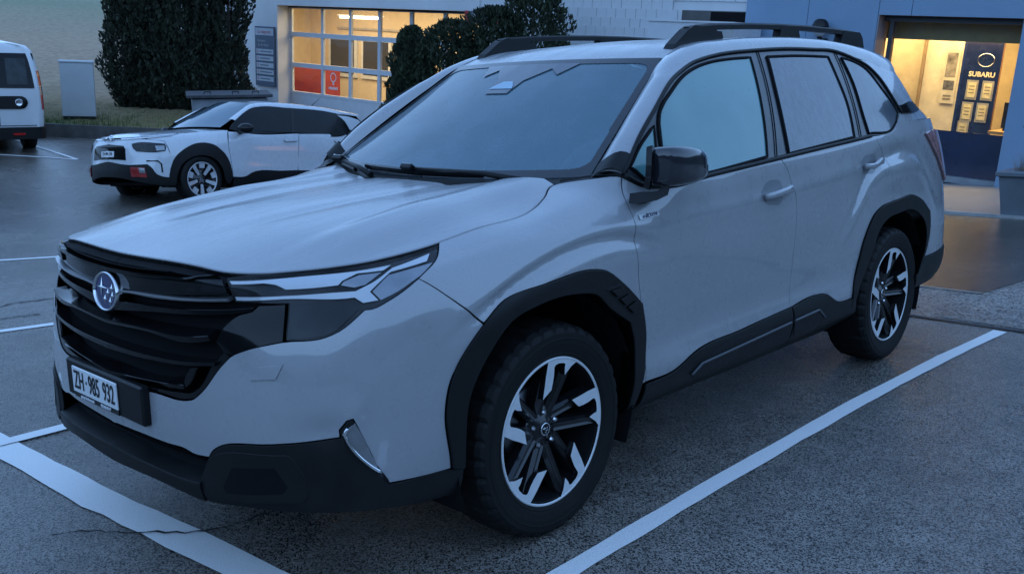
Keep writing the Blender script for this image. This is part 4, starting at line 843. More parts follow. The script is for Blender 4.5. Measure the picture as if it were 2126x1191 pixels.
# ---- number plate
px_=-1.022
br=MB().box((px_+.02,.022,.545),(.03,.505,.118),bev=.006); bro=br.build('plate_holder',M_clad,suv)
pl=MB().box((px_+.001,.066,.5475),(.006,.302,.082),bev=.002).build('number_plate',M_plate,bro)
for t_,a,wd in (('ZH',.155,.9),('·',.103,.9),('985',.050,.9),('932',-.048,.9)):
    place_text('plate_letters',t_,.082 if t_!='·' else .08,(px_-.0032,a+.012,.5465),(0,-1,0),(0,0,1),M_ink,bro,sx=.62,bold=.0004)
place_text('plate_lettering','garage-bachmann.ch',.0115,(px_-.0012+.0,.120,.4985),(0,-1,0),(0,0,1),M_whitep,bro,bold=.0006)
place_text('plate_lettering','052 345 25 77',.0115,(px_-.0012,-.005,.4985),(0,-1,0),(0,0,1),M_whitep,bro,bold=.0006)
MB().box((px_+.0035,.066,.4985),(.004,.30,.017)).build('plate_strip',M_gloss,bro)
# ---- handles, badge
for s_ in(0,1):
    sd_=(-1,1)[s_]
    for d_,hk,ck in((fdoors[s_],'HANDLE_F','CUP_F'),(rdoors[s_],'HANDLE_R','CUP_R')):
        c=H(ck); panel('handle_recess',c,plain('recess_shade',(.20,.208,.225),.35,coat=.6),d_,off=.0012,thick=.0,bev=.001,step=.012,side=sd_,sharp=60)  # flat patch of darker body colour; the cup's shade is in the colour
        hh=np.array(UV[hk]); l_=(hh[0]+hh[-1])/2; r_=(hh[1]+hh[2]+hh[3])/3; tt=np.linspace(0,1,14); path=l_+(r_-l_)*tt[:,None]; P_,N_=surf_pn(body,path[:,0],path[:,1]); lift=.006+.026*np.sin(np.pi*np.clip(tt*1.0,.02,.98))**.35
        P_=P_+N_*lift[:,None]; P_[:,1]*=sd_; wd=.0125+.004*tt
        secs=[[(a_*.010,b_*w_) for a_,b_ in((-1,-.55),(-1,.55),(-.5,.95),(.5,.95),(1,.55),(1,-.55),(.5,-.95),(-.5,-.95))] for w_ in wd]
        MB().sweep([tuple(q) for q in P_],secs,smooth=True).build('door_handle',M_paint,d_)
bo=panel('door_badge',H('BADGE'),M_drl,fdoors[0],off=.004,thick=.003,bev=.002,step=.01,sharp=12)
P_,N_=surf_pn(body,np.array([.494]),np.array([.9858])); q=P_[0]+N_[0]*.0055
place_text('badge_lettering','e-BOXER',.0215,(q[0],-q[1],q[2]),(1,0,.0),(0,0,1),M_blue,fdoors[0],depth=.0004,shear=.15,bold=.0002)
# ---- tail lamp, rear lower bumper
pair('tail_lamp',[(3.13,1.088),(3.25,1.10),(3.40,1.095),(3.62,1.08),(3.62,.98),(3.47,.93),(3.44,.865),(3.40,.862),(3.30,.95)],M_red,suv,off=.018,thick=.03,bev=.010,step=.014)
pair('rear_lower_bumper',[(3.0189,.4511),(3.06,.487),(3.1155,.4822),(3.38,.485),(3.7,.49),(UE,.49),(UE,.25),(3.2,.26),(2.99,.30),(2.96,.385)],M_clad,suv,off=.008,thick=.04,bev=.008)
# ---- greenhouse
GH=lambda k:[tuple(q) for q in GV[k]]
dlo=GH('DLO')
for s_ in(0,1):
    sd_=(-1,1)[s_]
    b=panel('window_surround',dlo,M_frit,suv,surf=green,off=.000,thick=.004,step=.025,side=sd_,gap=0,bev=.004)
    # glazing sits in the surround
    panel('front_side_glass',GH('GF'),M_sideg,b,surf=green,off=.003,thick=.001,step=.03,side=sd_,gap=.001,bev=.002)
    panel('quarter_light',GH('GT'),M_sideg,b,surf=green,off=.003,thick=.001,step=.02,side=sd_,gap=.001,bev=.002)
    panel('rear_side_glass',GH('GR'),M_sideg2,b,surf=green,off=.003,thick=.001,step=.03,side=sd_,gap=.001,bev=.002)
    panel('rear_quarter_glass',GH('GQ'),M_sideg2,b,surf=green,off=.003,thick=.001,step=.03,side=sd_,gap=.001,bev=.002)
    # raised door-frame mouldings around the glass openings
    for k,rr in(('GF',.007),('GR',.007),('GQ',.006),('GT',.006)):
        path=resample(GH(k),.03,True,40); path=np.vstack([path,path[:1]]); P_,N_=surf_pn(green,path[:,0],path[:,1]); P_=P_+N_*.003; P_[:,1]*=sd_
        MB().tube(P_,rr,6,cap=False).build('glass_seal',M_dark,b)
    path=resample([q for q in dlo[19:]]+[dlo[0]],.03,False); P_,N_=surf_pn(green,path[:,0],path[:,1]); P_=P_+N_*.004; P_[:,1]*=sd_
    MB().tube(P_,.010,8).build('belt_moulding',M_clad,b)
    path=resample(dlo[0:17],.03,False); P_,N_=surf_pn(green,path[:,0],path[:,1]); P_=P_+N_*.003; P_[:,1]*=sd_
    MB().tube(P_,.008,8).build('frame_moulding',M_clad,b)
    for a_,c_ in(((1.6287,1.555),(1.418,1.120)),((2.372,1.565),(2.262,1.165))):
        path=np.array([(a_[0]+(c_[0]-a_[0])*t,a_[1]+(c_[1]-a_[1])*t) for t in np.linspace(0,1,12)]); P_,N_=surf_pn(green,path[:,0],path[:,1]); P_=P_+N_*.0045; P_[:,1]*=sd_
        MB().tube(P_,.003,5).build('door_gap',M_dark,b)
    panel('pillar_chip',GH('DCHIP'),M_gloss,suv,surf=green,off=.010,thick=.01,step=.02,side=sd_)
# ---- windshield
def wsf(s,t,off=0.):
    s=np.asarray(s,float);t=np.asarray(t,float)
    b=np.stack([.205+.187*s*s,.716*s,1.092+.020*s*s],-1); u_=np.stack([.930+.101*s*s,.567*s,1.527-.006*s*s],-1)
    p_=b+(u_-b)*t[...,None]; bul=(4*t*(1-t)*(1-s*s))[...,None]*np.array([-.008,0,.013])
    return p_+bul
def wn(s,t):
    e=1e-3; a=wsf(s+e,t)-wsf(s-e,t); b=wsf(s,t+e)-wsf(s,t-e); n=np.cross(a,b); n/=np.linalg.norm(n,axis=-1,keepdims=True); return np.where(n[...,2:]<0,-n,n)
def wpatch(name,fn,us,vs,mat,parent,off=0.,mask=None):
    Ug,Vg=np.meshgrid(us,vs,indexing='ij'); n=wn(Ug,Vg); P_=fn(Ug,Vg)+n*off; mb=MB(); m=len(vs); fs=[]
    for i in range(len(us)-1):
        for j in range(m-1):
            if mask is None or mask(.5*(us[i]+us[i+1]),.5*(vs[j]+vs[j+1])): fs.append((i*m+j,i*m+j+1,(i+1)*m+j+1,(i+1)*m+j))
    mb.add(P_.reshape(-1,3),fs,True); return mb.build(name,mat,parent)
ws=wpatch('windshield',wsf,np.linspace(-1,1,41),np.linspace(0,1,25),M_wind,suv)
# black ceramic border, rounded inside, as its own thin band with a camera shroud
def frit_mask(s,t):
    a=abs(s); ys=.085 if t>.5 else .075
    inx=(1-a)*(.716-.15*t); top_=(1-t)*.85; bot_=t*.85
    wb=.052; wt=.044; wsid=.026; r=.055
    dx=inx-wsid; dy=min(top_-wt,bot_-wb)
    if dx<r and dy<r: return (r-dx)**2+(r-dy)**2>r*r
    return dx<0 or dy<0
wpatch('windshield_border',wsf,np.linspace(-1,1,281),np.linspace(0,1,221),M_frit,ws,off=.0025,mask=frit_mask)
def onws(s,t,off=.004):
    s=np.array([s]);t=np.array([t]); return (wsf(s,t)+wn(s,t)*off)[0]
poly=[(.45,.955),(.35,.838),(.255,.905),(.12,.785),(.10,.664),(-.10,.664),(-.12,.785),(-.255,.905),(-.35,.838),(-.45,.955)]
me=MB(); den=[]
for i in range(len(poly)):
    a_,b_=np.array(poly[i]),np.array(poly[(i+1)%len(poly)])
    for k in range(5): den.append(a_+(b_-a_)*k/5)
res=geometry.delaunay_2d_cdt([Vector(q) for q in den],[(i,(i+1)%len(den)) for i in range(len(den))],[],1,1e-6)
me.add([onws(q[0],q[1],.0045) for q in res[0]],[list(f) for f in res[2]]); me.build('camera_shroud',plain('shroud_grey',(.045,.05,.07),.25,coat=.6),ws)
me=MB(); poly=[(-.105,.705),(.105,.705),(.085,.735),(.04,.775),(-.04,.775),(-.085,.735)]; me.add([onws(a,b,.0065) for a,b in poly],[list(range(6))]); me.build('camera_window',plain('camera_window',(.25,.42,.55),.15,coat=.6),ws)
# ---- roof side (pillar + cant rail) and roof
_in=_herm([.0,.25,.5,.75,1.0,1.12,1.35,1.8,2.4,3.0,3.6,4.0],[(.392,.722,1.110),(.545,.690,1.215),(.705,.652,1.322),(.868,.612,1.424),(1.035,.573,1.522),(1.16,.560,1.567),(1.42,.550,1.600),(1.85,.546,1.625),(2.35,.543,1.628),(2.75,.540,1.606),(2.98,.535,1.578),(3.06,.53,1.562)])
dl=np.array(dlo[:17])
def _outc(t):
    q=_spl_path(t); return q
_dlp=resample(dl[:13],.02,False); _dl_len=np.r_[0,np.cumsum(np.linalg.norm(np.diff(_dlp,axis=0),axis=1))]
_tk=np.array([0,1.0,4.0]); _lk=np.array([0.,np.interp(1.06,_dlp[:,0],_dl_len),np.interp(2.98,np.r_[_dlp[:,0],3.05],np.r_[_dl_len,_dl_len[-1]+.55])])
def outer_curve(t):
    xs=np.interp(t,[0,.25,.5,.75,1.0,1.12,1.35,1.8,2.4,3.0,3.6,4.0],[.445,.600,.760,.920,1.085,1.20,1.45,1.87,2.36,2.72,2.95,3.03])
    # upper edge of the side glazing; behind the glass it runs on to the tail
    zs=np.interp(xs,np.r_[dl[:13,0],2.85,3.03],np.r_[dl[:13,1],1.470,1.430]); zs=np.where(xs>2.37,np.interp(xs,[2.372,2.53,2.70,2.85,3.03],[1.5701,1.553,1.527,1.500,1.470]),zs)
    return green(xs,zs)
def roofside(sd_):
    ts=np.linspace(0,4,120); I=_in(ts); O_=outer_curve(ts); n=9; rows=[]
    tang=np.gradient(O_+I,axis=0); tang/=np.linalg.norm(tang,axis=1,keepdims=True)
    ch=I-O_; nn=np.cross(tang,ch); nn/=np.linalg.norm(nn,axis=1,keepdims=True); nn=np.where((nn[:,1:2]+nn[:,2:3])<0,-nn,nn)
    L=np.linalg.norm(ch,axis=1,keepdims=True)
    Cc=(I+O_)/2+nn*L*.42
    s=np.linspace(0,1,n)
    V=np.array([O_*(1-a)**2+2*Cc*a*(1-a)+I*a*a for a in s])   # (n,T,3)
    V[...,1]*=sd_; mb=MB(); T=len(ts); mb.add(V.reshape(-1,3),[(i*T+j,i*T+j+1,(i+1)*T+j+1,(i+1)*T+j) for i in range(n-1) for j in range(T-1)],True)
    return mb.build('roof_side',M_paint,suv)
for sd_ in(-1,1):
    roofside(sd_)
    # black pillar foot
    ts=np.linspace(0,.10,6); I=_in(ts);O_=outer_curve(ts); mb=MB(); V=[]
    for i in range(6):
        for a in np.linspace(0,1,6):
            q=O_[i]*(1-a)+I[i]*a; q=q+np.array([-.012,.018,.026])*math.sin(math.pi*a)+np.array([-.004,.003,.004]); V.append((q[0],q[1]*sd_,q[2]))
    mb.add(V,[(i*6+j,i*6+j+1,(i+1)*6+j+1,(i+1)*6+j) for i in range(5) for j in range(5)],True); mb.build('pillar_foot',M_clad,suv)
    # D-pillar
    dp=[(2.53,1.5418),(2.6914,1.4879),(2.756,1.4317),(2.796,1.3662),(2.8545,1.2691),(2.7987,1.2358),(2.70,1.1916),(2.64,1.205)]+[(2.64+(3.36-2.64)*i/8,1.213+.012*i/8) for i in range(1,9)]+[(3.19,1.285),(3.12,1.32),(3.07,1.41),(3.03,1.470),(2.85,1.500),(2.70,1.527)]
    panel('rear_pillar',dp,M_paint,suv,surf=green,off=0,thick=.01,step=.025,side=sd_,gap=0,bev=.001,sharp=50)
for sd_ in(-1,1):
    us_=np.linspace(.255,.462,10); lo_=body(us_,np.full(10,1.149)); a0=_in(np.array([0.]))[0]; b0=outer_curve(np.array([0.]))[0]; V=[]
    for k in range(10):
        f=np.clip((k-3)/6,0,1); hi_=a0+(b0-a0)*f if k>3 else np.array([.30+.03*k,.66+.018*k,1.100+.004*k]); 
        for g in(-.02,.0,.5,1.0,1.05): q=lo_[k]+(hi_-lo_[k])*g; V.append((q[0],q[1]*sd_,q[2]-(.012 if g<0 else 0)+(.006 if g>1 else 0)))
    MB().add(V,[(i*5+j,i*5+j+1,(i+1)*5+j+1,(i+1)*5+j) for i in range(9) for j in range(4)],True).build('cowl_side',M_clad,suv)
RP=[];RZ=[]
for t in np.linspace(1.0,4.0,22):
    q=_in(np.array([t]))[0]
    for sg in(-1,1): RP.append((q[0],q[1]*sg)); RZ.append(q[2])
for s in np.linspace(-.9,.9,9):
    q=wsf(np.array([s]),np.array([1.0]))[0]; RP.append((q[0],q[1])); RZ.append(q[2])
for x,z in((1.06,1.566),(1.2,1.594),(1.6,1.630),(2.0,1.645),(2.4,1.642),(2.8,1.622),(3.05,1.592)):
    for y,d in((0,0),(.3,-.010),(-.3,-.010)): RP.append((x,y)); RZ.append(z+d)
_roof=tps(np.array(RP),np.array(RZ),1e-5)
def roof_s(u,v,off=0.): return np.stack([u+0*v,v+0*u,_roof(u+0*v,v+0*u)],-1)
tr=np.linspace(1.0,4.0,40); Iq=_in(tr); fr_=[tuple(wsf(np.array([s]),np.array([1.0]))[0][:2]) for s in np.linspace(-.98,.98,15)]
rp=fr_+[(a,b) for a,b,_ in Iq]+[(a,-b) for a,b,_ in Iq[::-1]]
roof=sheet('roof',rp,roof_s,M_hoodp,suv,step=.04,gap=.002,bev=.003,thick=.02,sharp=60)
# ---- tail: gate, rear glass, spoiler
dpr=[(3.36,1.225),(3.19,1.285),(3.12,1.32),(3.07,1.41),(3.03,1.470),(3.04,1.52),(3.06,1.562)]
def tailf(s,t):
    xs=np.interp(t,np.linspace(0,1,7),[q[0] for q in dpr]); zs=np.interp(t,np.linspace(0,1,7),[q[1] for q in dpr]); w_=green(np.array([xs]),np.array([zs]))[0,1]
    if t>.83: w_=.62-.09*(t-.83)/.17
    return (xs+.16*(1-s*s)*(1-.6*t),w_*s,zs+.02*(1-s*s)*t)
MB().grid(tailf,np.linspace(-1,1,21),np.linspace(0,1,15)).build('tailgate',M_dkg,suv)
def topf(s,t): # belt-level filler from body tail row to gate
    u=3.36+(UE-3.36)*abs(1-0); return (0,0,0)
mb=MB(); us_=np.linspace(3.0,UE,30); rb=body(us_,np.full(30,1.15)); pts=[(a,b,c) for a,b,c in rb]+[(a,-b,c) for a,b,c in rb[::-1]]
mb.add(pts,[list(range(len(pts)))]); mb.build('gate_ledge',M_paint,suv)
sp=MB(); sp.grid(lambda s,t:(3.00+.20*t-.03*s*s,.55*s,1.585+.075*(1-s*s)-.02*t+ (0 if t<1 else -.03)),np.linspace(-1,1,17),[0,.5,.95,1.0]); sp.build('roof_spoiler',M_paint,suv)
# ---- roof rails
for sd_ in(-1,1):
    rl=empty('roof_rail',parent=suv)
    bz=[(1.262,1.650),(1.32,1.661),(1.5,1.674),(1.75,1.685),(2.0,1.692),(2.3,1.696),(2.6,1.694),(2.85,1.686),(2.90,1.676)]
    mb=MB(); mb.sweep([(x,sd_*.530,z-.013) for x,z in bz],[(-.019,-.013),(-.019,.006),(-.012,.013),(.012,.013),(.019,.006),(.019,-.013)]); mb.build('rail_bar',M_clad,rl)
    def foot(prof,wd,nm):
        MB().prism(prof,lambda a,b,h:(a,sd_*.530+h+( .006*(1.66-b)),b),-wd,wd).build(nm,M_clad,rl)
    foot([(1.128,1.556),(1.150,1.580),(1.245,1.640),(1.285,1.656),(1.42,1.655),(1.455,1.652),(1.462,1.640),(1.50,1.640),(1.52,1.600),(1.40,1.595),(1.25,1.580)],.024,'rail_foot')
    foot([(2.02,1.625),(2.035,1.684),(2.20,1.686),(2.23,1.625)],.020,'rail_foot')
    foot([(2.66,1.600),(2.70,1.684),(2.90,1.682),(2.935,1.655),(2.965,1.590)],.022,'rail_foot')
# ---- mirrors
def mirror(sd_):
    """housing folded back along the door"""
    e=empty('door_mirror',parent=suv)
    # stations along the housing: x, y-centre, z-centre, half thickness, half height
    st=[(.425,.962,1.152,.016,.046),(.432,.965,1.153,.034,.058),(.455,.972,1.154,.047,.064),(.50,.978,1.154,.054,.066),(.56,.982,1.153,.055,.063),(.62,.980,1.151,.050,.056),(.665,.974,1.149,.040,.047),(.688,.968,1.148,.024,.036),(.694,.966,1.148,.010,.022)]
    mb=MB(); n_=28; V=[]
    for x,y,z,hy,hz in st:
        for k in range(n_):
            a=2*math.pi*k/n_; c_,s_=math.cos(a),math.sin(a); pw=lambda v,q:math.copysign(abs(v)**q,v)
            V.append((x+.02*pw(s_,.6)*hz/.06*-.3,sd_*(y+hy*pw(c_,.55)),z+hz*pw(s_,.62)))
    mb.add(V,[(i*n_+k,i*n_+(k+1)%n_,(i+1)*n_+(k+1)%n_,(i+1)*n_+k) for i in range(len(st)-1) for k in range(n_)],True); mb.add(V[:n_],[list(range(n_))]); mb.add(V[-n_:],[list(range(n_))]); mb.build('mirror_cap',plain('mirror_gloss',(.022,.023,.03),.12,coat=.8),e)
    MB().box((.56,sd_*.925,1.152),(.20,.010,.105),bev=.003).build('mirror_face',M_chrome,e)
    # front lip of the cap, a thin black blade
    MB().sweep([(.420,sd_*.935,1.085),(.408,sd_*.950,1.12),(.404,sd_*.955,1.16),(.412,sd_*.950,1.20),(.425,sd_*.942,1.218)],[(-.004,-.012),(-.007,0),(-.004,.012),(.006,.011),(.006,-.011)],up=(0,1,0)).build('mirror_lip',M_gloss,e)
    MB().sweep([(.455,sd_*.868,1.045),(.465,sd_*.915,1.052),(.480,sd_*.955,1.066),(.49,sd_*.972,1.095)],[[(-.062,-.016),(-.055,.016),(.05,.020),(.068,-.012)],[(-.060,-.020),(-.052,.010),(.05,.015),(.065,-.014)],[(-.050,-.016),(-.045,.010),(.045,.012),(.055,-.010)],[(-.04,-.006),(-.04,.012),(.04,.012),(.04,-.006)]]).build('mirror_arm',M_clad,e)
mirror(-1)
# ---- wipers, cowl
mb=MB(); mb.add([(.150+.187*s*s,.72*s,1.070+.02*s*s) for s in np.linspace(-.97,.97,21)]+[(.206+.187*s*s,.716*s,1.0925+.020*s*s) for s in np.linspace(-.97,.97,21)],[(i,i+1,22+i,21+i) for i in range(20)],True); mb.build('cowl',M_clad,suv)
def wiper(s0,t0,s1,t1,sp_,tp):
    wv=empty('wiper',parent=suv)
    pts=[onws(s0+(s1-s0)*k,t0+(t1-t0)*k,.020) for k in np.linspace(0,1,12)]
    MB().sweep(pts,[(-.005,-.012),(-.009,.002),(-.004,.010),(.004,.010),(.009,.002),(.005,-.012)],up=(-.5,0,.86)).build('wiper_blade',M_gloss,wv)
    mid=onws(s0+(s1-s0)*.48,t0+(t1-t0)*.48,.034); a=onws(sp_,tp,.015)
    MB().tube([a,a+(mid-a)*.3+np.array([-.01,0,.012]),mid],[.012,.010,.008],8).build('wiper_arm',M_clad,wv)
    MB().box(mid,(.05,.06,.022),rot=Matrix.Rotation(.6,3,'Y'),bev=.004).build('wiper_joint',M_gloss,wv)
wiper(.42,.018,-.49,.004,-.70,-.03); wiper(1.0,.02,.50,-.015,.30,-.03)
# ---- wheels
PAD=[(.124,112.0),(.160,104.2),(.1922,100.3),(.214,97.8),(.2315,96.3)]+[(.2395,a) for a in(93,88,83,78,73,68,64)]+[(.2339,61.3),(.2136,66.1),(.182,72.0),(.204,74.2),(.2165,74.3),(.2199,77),(.2199,83.3),(.2165,87),(.2101,88.7),(.1826,88.9),(.160,90.2),(.138,93.0)]
def wheel_mesh():
    """wheel about the y axis, outer face towards -y, centred on its hub plane; returns list of (name,mesh,mat,parentidx)"""
    out=[]
    t=MB(); prof=[(.226,.085),(.245,.098),(.285,.108),(.318,.107),(.333,.098),(.3425,.082),(.3465,.05),(.3475,0),(.3465,-.05),(.3425,-.082),(.333,-.098),(.318,-.1075),(.300,-.1085),(.285,-.1075),(.262,-.103),(.246,-.0985),(.238,-.094),(.228,-.088)]
    n=144; vs=[];fs=[];m=len(prof)
    for k in range(n):
        th=2*math.pi*k/n; deep=(k%4)==0
        for j,(r,h) in enumerate(prof):
            if deep and .330<r: r-=.0075 if abs(h)>.06 else .0045
            if j in(6,8) and k%8 in(3,4): r-=.004
            vs.append((r*math.cos(th),h,r*math.sin(th)))
    for k in range(n):
        for j in range(m-1): fs.append((k*m+j,k*m+j+1,((k+1)%n)*m+j+1,((k+1)%n)*m+j))
    t.add(vs,fs,False)
    # sidewall beads and tread ribs
    for rr,hh in((.300,-.1095),(.252,-.1015)): t.lathe([(rr-.003,hh+.002),(rr,hh-.0012),(rr+.003,hh+.002)],96)
    out.append(('tyre',t.mesh(),M_rubber))
    r=MB(); r.lathe([(.2405,-.090),(.2415,-.0955),(.2395,-.0985),(.2335,-.0985),(.2320,-.0955)],96); out.append(('rim_lip',r.mesh(),M_mach))
    r=MB(); r.lathe([(.2325,-.096),(.2260,-.080),(.2190,-.045),(.2120,.02),(.2250,.085),(.2360,.095)],72); r.lathe([(.0,.055),(.155,.055),(.16,.03),(.165,.0)],48); out.append(('rim_barrel',r.mesh(),M_dark))
    r=MB(); r.lathe([(.0,-.012),(.135,-.012),(.140,-.004),(.140,.012)],48); out.append(('brake_disc',r.mesh(),plain('brake_steel',(.20,.20,.21),.35,metal=.9)))
    def pol(a): return lambda q:(q[0]*math.cos(R(q[1]+a)),q[0]*math.sin(R(q[1]+a)))
    faces_=[]; carr=MB()
    for k in range(5):
        face=MB(); faces_.append(face)
        P_=[pol(72*k)(q) for q in PAD]
        # machined pad, dished: deeper towards the hub
        yy=lambda a,b,h:-.0975+h+ .085*max(0,.225-math.hypot(a,b))**1.0*.55
        res=geometry.delaunay_2d_cdt([Vector(q) for q in P_],[(i,(i+1)%len(P_)) for i in range(len(P_))],[],1,1e-7)
        face.add([(q[0],yy(q[0],q[1],0),q[1]) for q in res[0]],[list(f) for f in res[2]])
        n_=len(P_); carr.add([(a,yy(a,b,0.0003),b) for a,b in P_]+[(a,yy(a,b,.022),b) for a,b in P_],[(i,(i+1)%n_,n_+(i+1)%n_,n_+i) for i in range(n_)])
        # black spokes: two straight chamfered limbs per pad running into the hub
        hy=lambda r:-.0935+.235*max(0,.236-r)**1.05*1.0
        for (o_,i_,wo,wi) in(((.226,92.5),(.050,116),.017,.020),((.228,67.0),(.050,62),.019,.022)):
            A_=np.array(pol(72*k)(o_)); B_=np.array(pol(72*k)(i_)); d_=(B_-A_)/np.linalg.norm(B_-A_); n2=np.array([-d_[1],d_[0]]); V=[]
            for q in np.linspace(0,1,7):
                c_=A_+(B_-A_)*q; w_=wo+(wi-wo)*q; r_=math.hypot(*c_); y_=hy(r_)
                for a_,dy in((-1.25,.040),(-1.0,.012),(-.55,0),(-.15,.004),(.15,.004),(.55,0),(1.0,.012),(1.25,.040)): e=c_+n2*w_*a_; V.append((e[0],y_+dy,e[1]))
            carr.add(V,[(i*8+j,i*8+j+1,(i+1)*8+j+1,(i+1)*8+j) for i in range(6) for j in range(7)])
    carr.lathe([(.0,-.058),(.030,-.058),(.036,-.052),(.072,-.050),(.080,-.040),(.082,-.005)],40)
    out.append(('rim_spokes',carr.mesh(),M_rimblk)); out.extend(('rim_pad',f.mesh(),M_mach) for f in faces_)
    c=MB(); c.lathe([(.0,-.0615),(.024,-.0610),(.027,-.058)],32); out.append(('centre_cap',c.mesh(),M_gloss))
    c=MB(); c.lathe([(.0175,-.0622),(.0205,-.0628),(.0215,-.0610)],32)
    for a,b,ra in((-.006,.003,.010),(.008,.004,.005),(.003,-.004,.005),(.010,-.004,.005),(.001,-.010,.005)):
        c.add([(a+ra*(1 if i%2==0 else .25)*math.cos(i*math.pi/4),-.0624,b+ra*.8*(1 if i%2==0 else .25)*math.sin(i*math.pi/4)) for i in range(8)]+[(a,-.0632,b)],[(i,(i+1)%8,8) for i in range(8)])
    out.append(('cap_emblem',c.mesh(),M_chrome))
    nt_=MB(); nt_.lathe([(0,-.062),(.0055,-.0615),(.0085,-.056),(.0085,-.045)],6,smooth=False); out.append(('wheel_nut',nt_.mesh(),M_chrome))
    return out
WM=wheel_mesh()
for i,(x,sd_,rot) in enumerate(((0,-1,0),(2.67,-1,0),(0,1,20),(2.67,1,50))):
    we=empty('wheel',(x,sd_*.7875,.3475),parent=suv); we.rotation_euler=(0,R(-rot),0 if sd_<0 else math.pi)
    for nm,me,mt in WM:
        if nm=='wheel_nut':
            for k in range(5):
                o=link(nm,me,we,None if me.materials else mt); th=R(72*k+20); o.location=(.0555*math.cos(th),0,.0555*math.sin(th))
        else: link(nm,me,we,None if me.materials else mt)
    # dark wheel-house behind
    mb=MB(); cx=x
    for yy_ in(.86,.52):
        pass
    n_=24; V=[]
    for k in range(n_+1):
        th=R(-25+230*k/n_); r_=.415
        for y_ in(.885,.50): V.append((cx+r_*1.02*math.cos(th),sd_*y_,.375+r_*math.sin(th)))
    mb.add(V,[(2*k,2*k+1,2*k+3,2*k+2) for k in range(n_)],True)
    V=[(cx+.43*math.cos(R(a)),sd_*.50,.375+.43*math.sin(R(a))) for a in range(-30,211,15)]; mb.add(V,[list(range(len(V)))]); mb.build('wheel_house',M_dark,suv)
# ---- floor pan, bulkhead and cabin
MB().box((1.45,0,.275),(3.9,1.26,.03)).build('floor_pan',M_dark,suv)
MB().box((.42,0,.66),(.04,1.50,.80)).build('bulkhead',M_dark,suv)
MB().box((1.6,0,.50),(2.4,1.56,.04)).build('cabin_floor',M_seat,suv)
db=MB(); db.sweep([(.52,y,1.02) for y in(-.70,.70)],[(-.28,-.25),(-.28,.03),(-.1,.085),(.02,.07),(.10,-.02),(.10,-.25)]); db.build('dashboard',plain('dash_grey',(.10,.11,.12),.6),suv)
sw=MB(); 
sw.tube([(.86+.075*math.sin(a),-.36+.185*math.cos(a),1.03+.165*math.sin(a)) for a in np.linspace(0,2*math.pi,25)],.016,8,cap=False); sw.box((.85,-.36,1.03),(.05,.13,.09),bev=.015); sw.tube([(.84,-.36,1.03),(.6,-.36,.98)],.03,8); sw.build('steering_wheel',plain('wheel_grey',(.09,.10,.105),.5),suv)
for y in(-.37,.37):
    se=empty('front_seat',parent=suv)
    MB().box((1.42,y,.66),(.50,.50,.16),bev=.04).build('seat_cushion',M_seat,se); MB().box((1.72,y,1.02),(.14,.50,.66),rot=Matrix.Rotation(R(16),3,'Y'),bev=.05).build('seat_back',M_seat,se); MB().box((1.84,y,1.42),(.10,.27,.19),rot=Matrix.Rotation(R(12),3,'Y'),bev=.04).build('head_rest',M_seat,se)
re=empty('rear_seat',parent=suv); MB().box((2.28,0,.68),(.5,1.3,.18),bev=.04).build('seat_cushion',M_seat,re); MB().box((2.60,0,1.02),(.14,1.3,.62),rot=Matrix.Rotation(R(18),3,'Y'),bev=.05).build('seat_back',M_seat,re)
for y in(-.42,.42): MB().box((2.72,y,1.36),(.09,.24,.15),bev=.03).build('head_rest',M_seat,re)
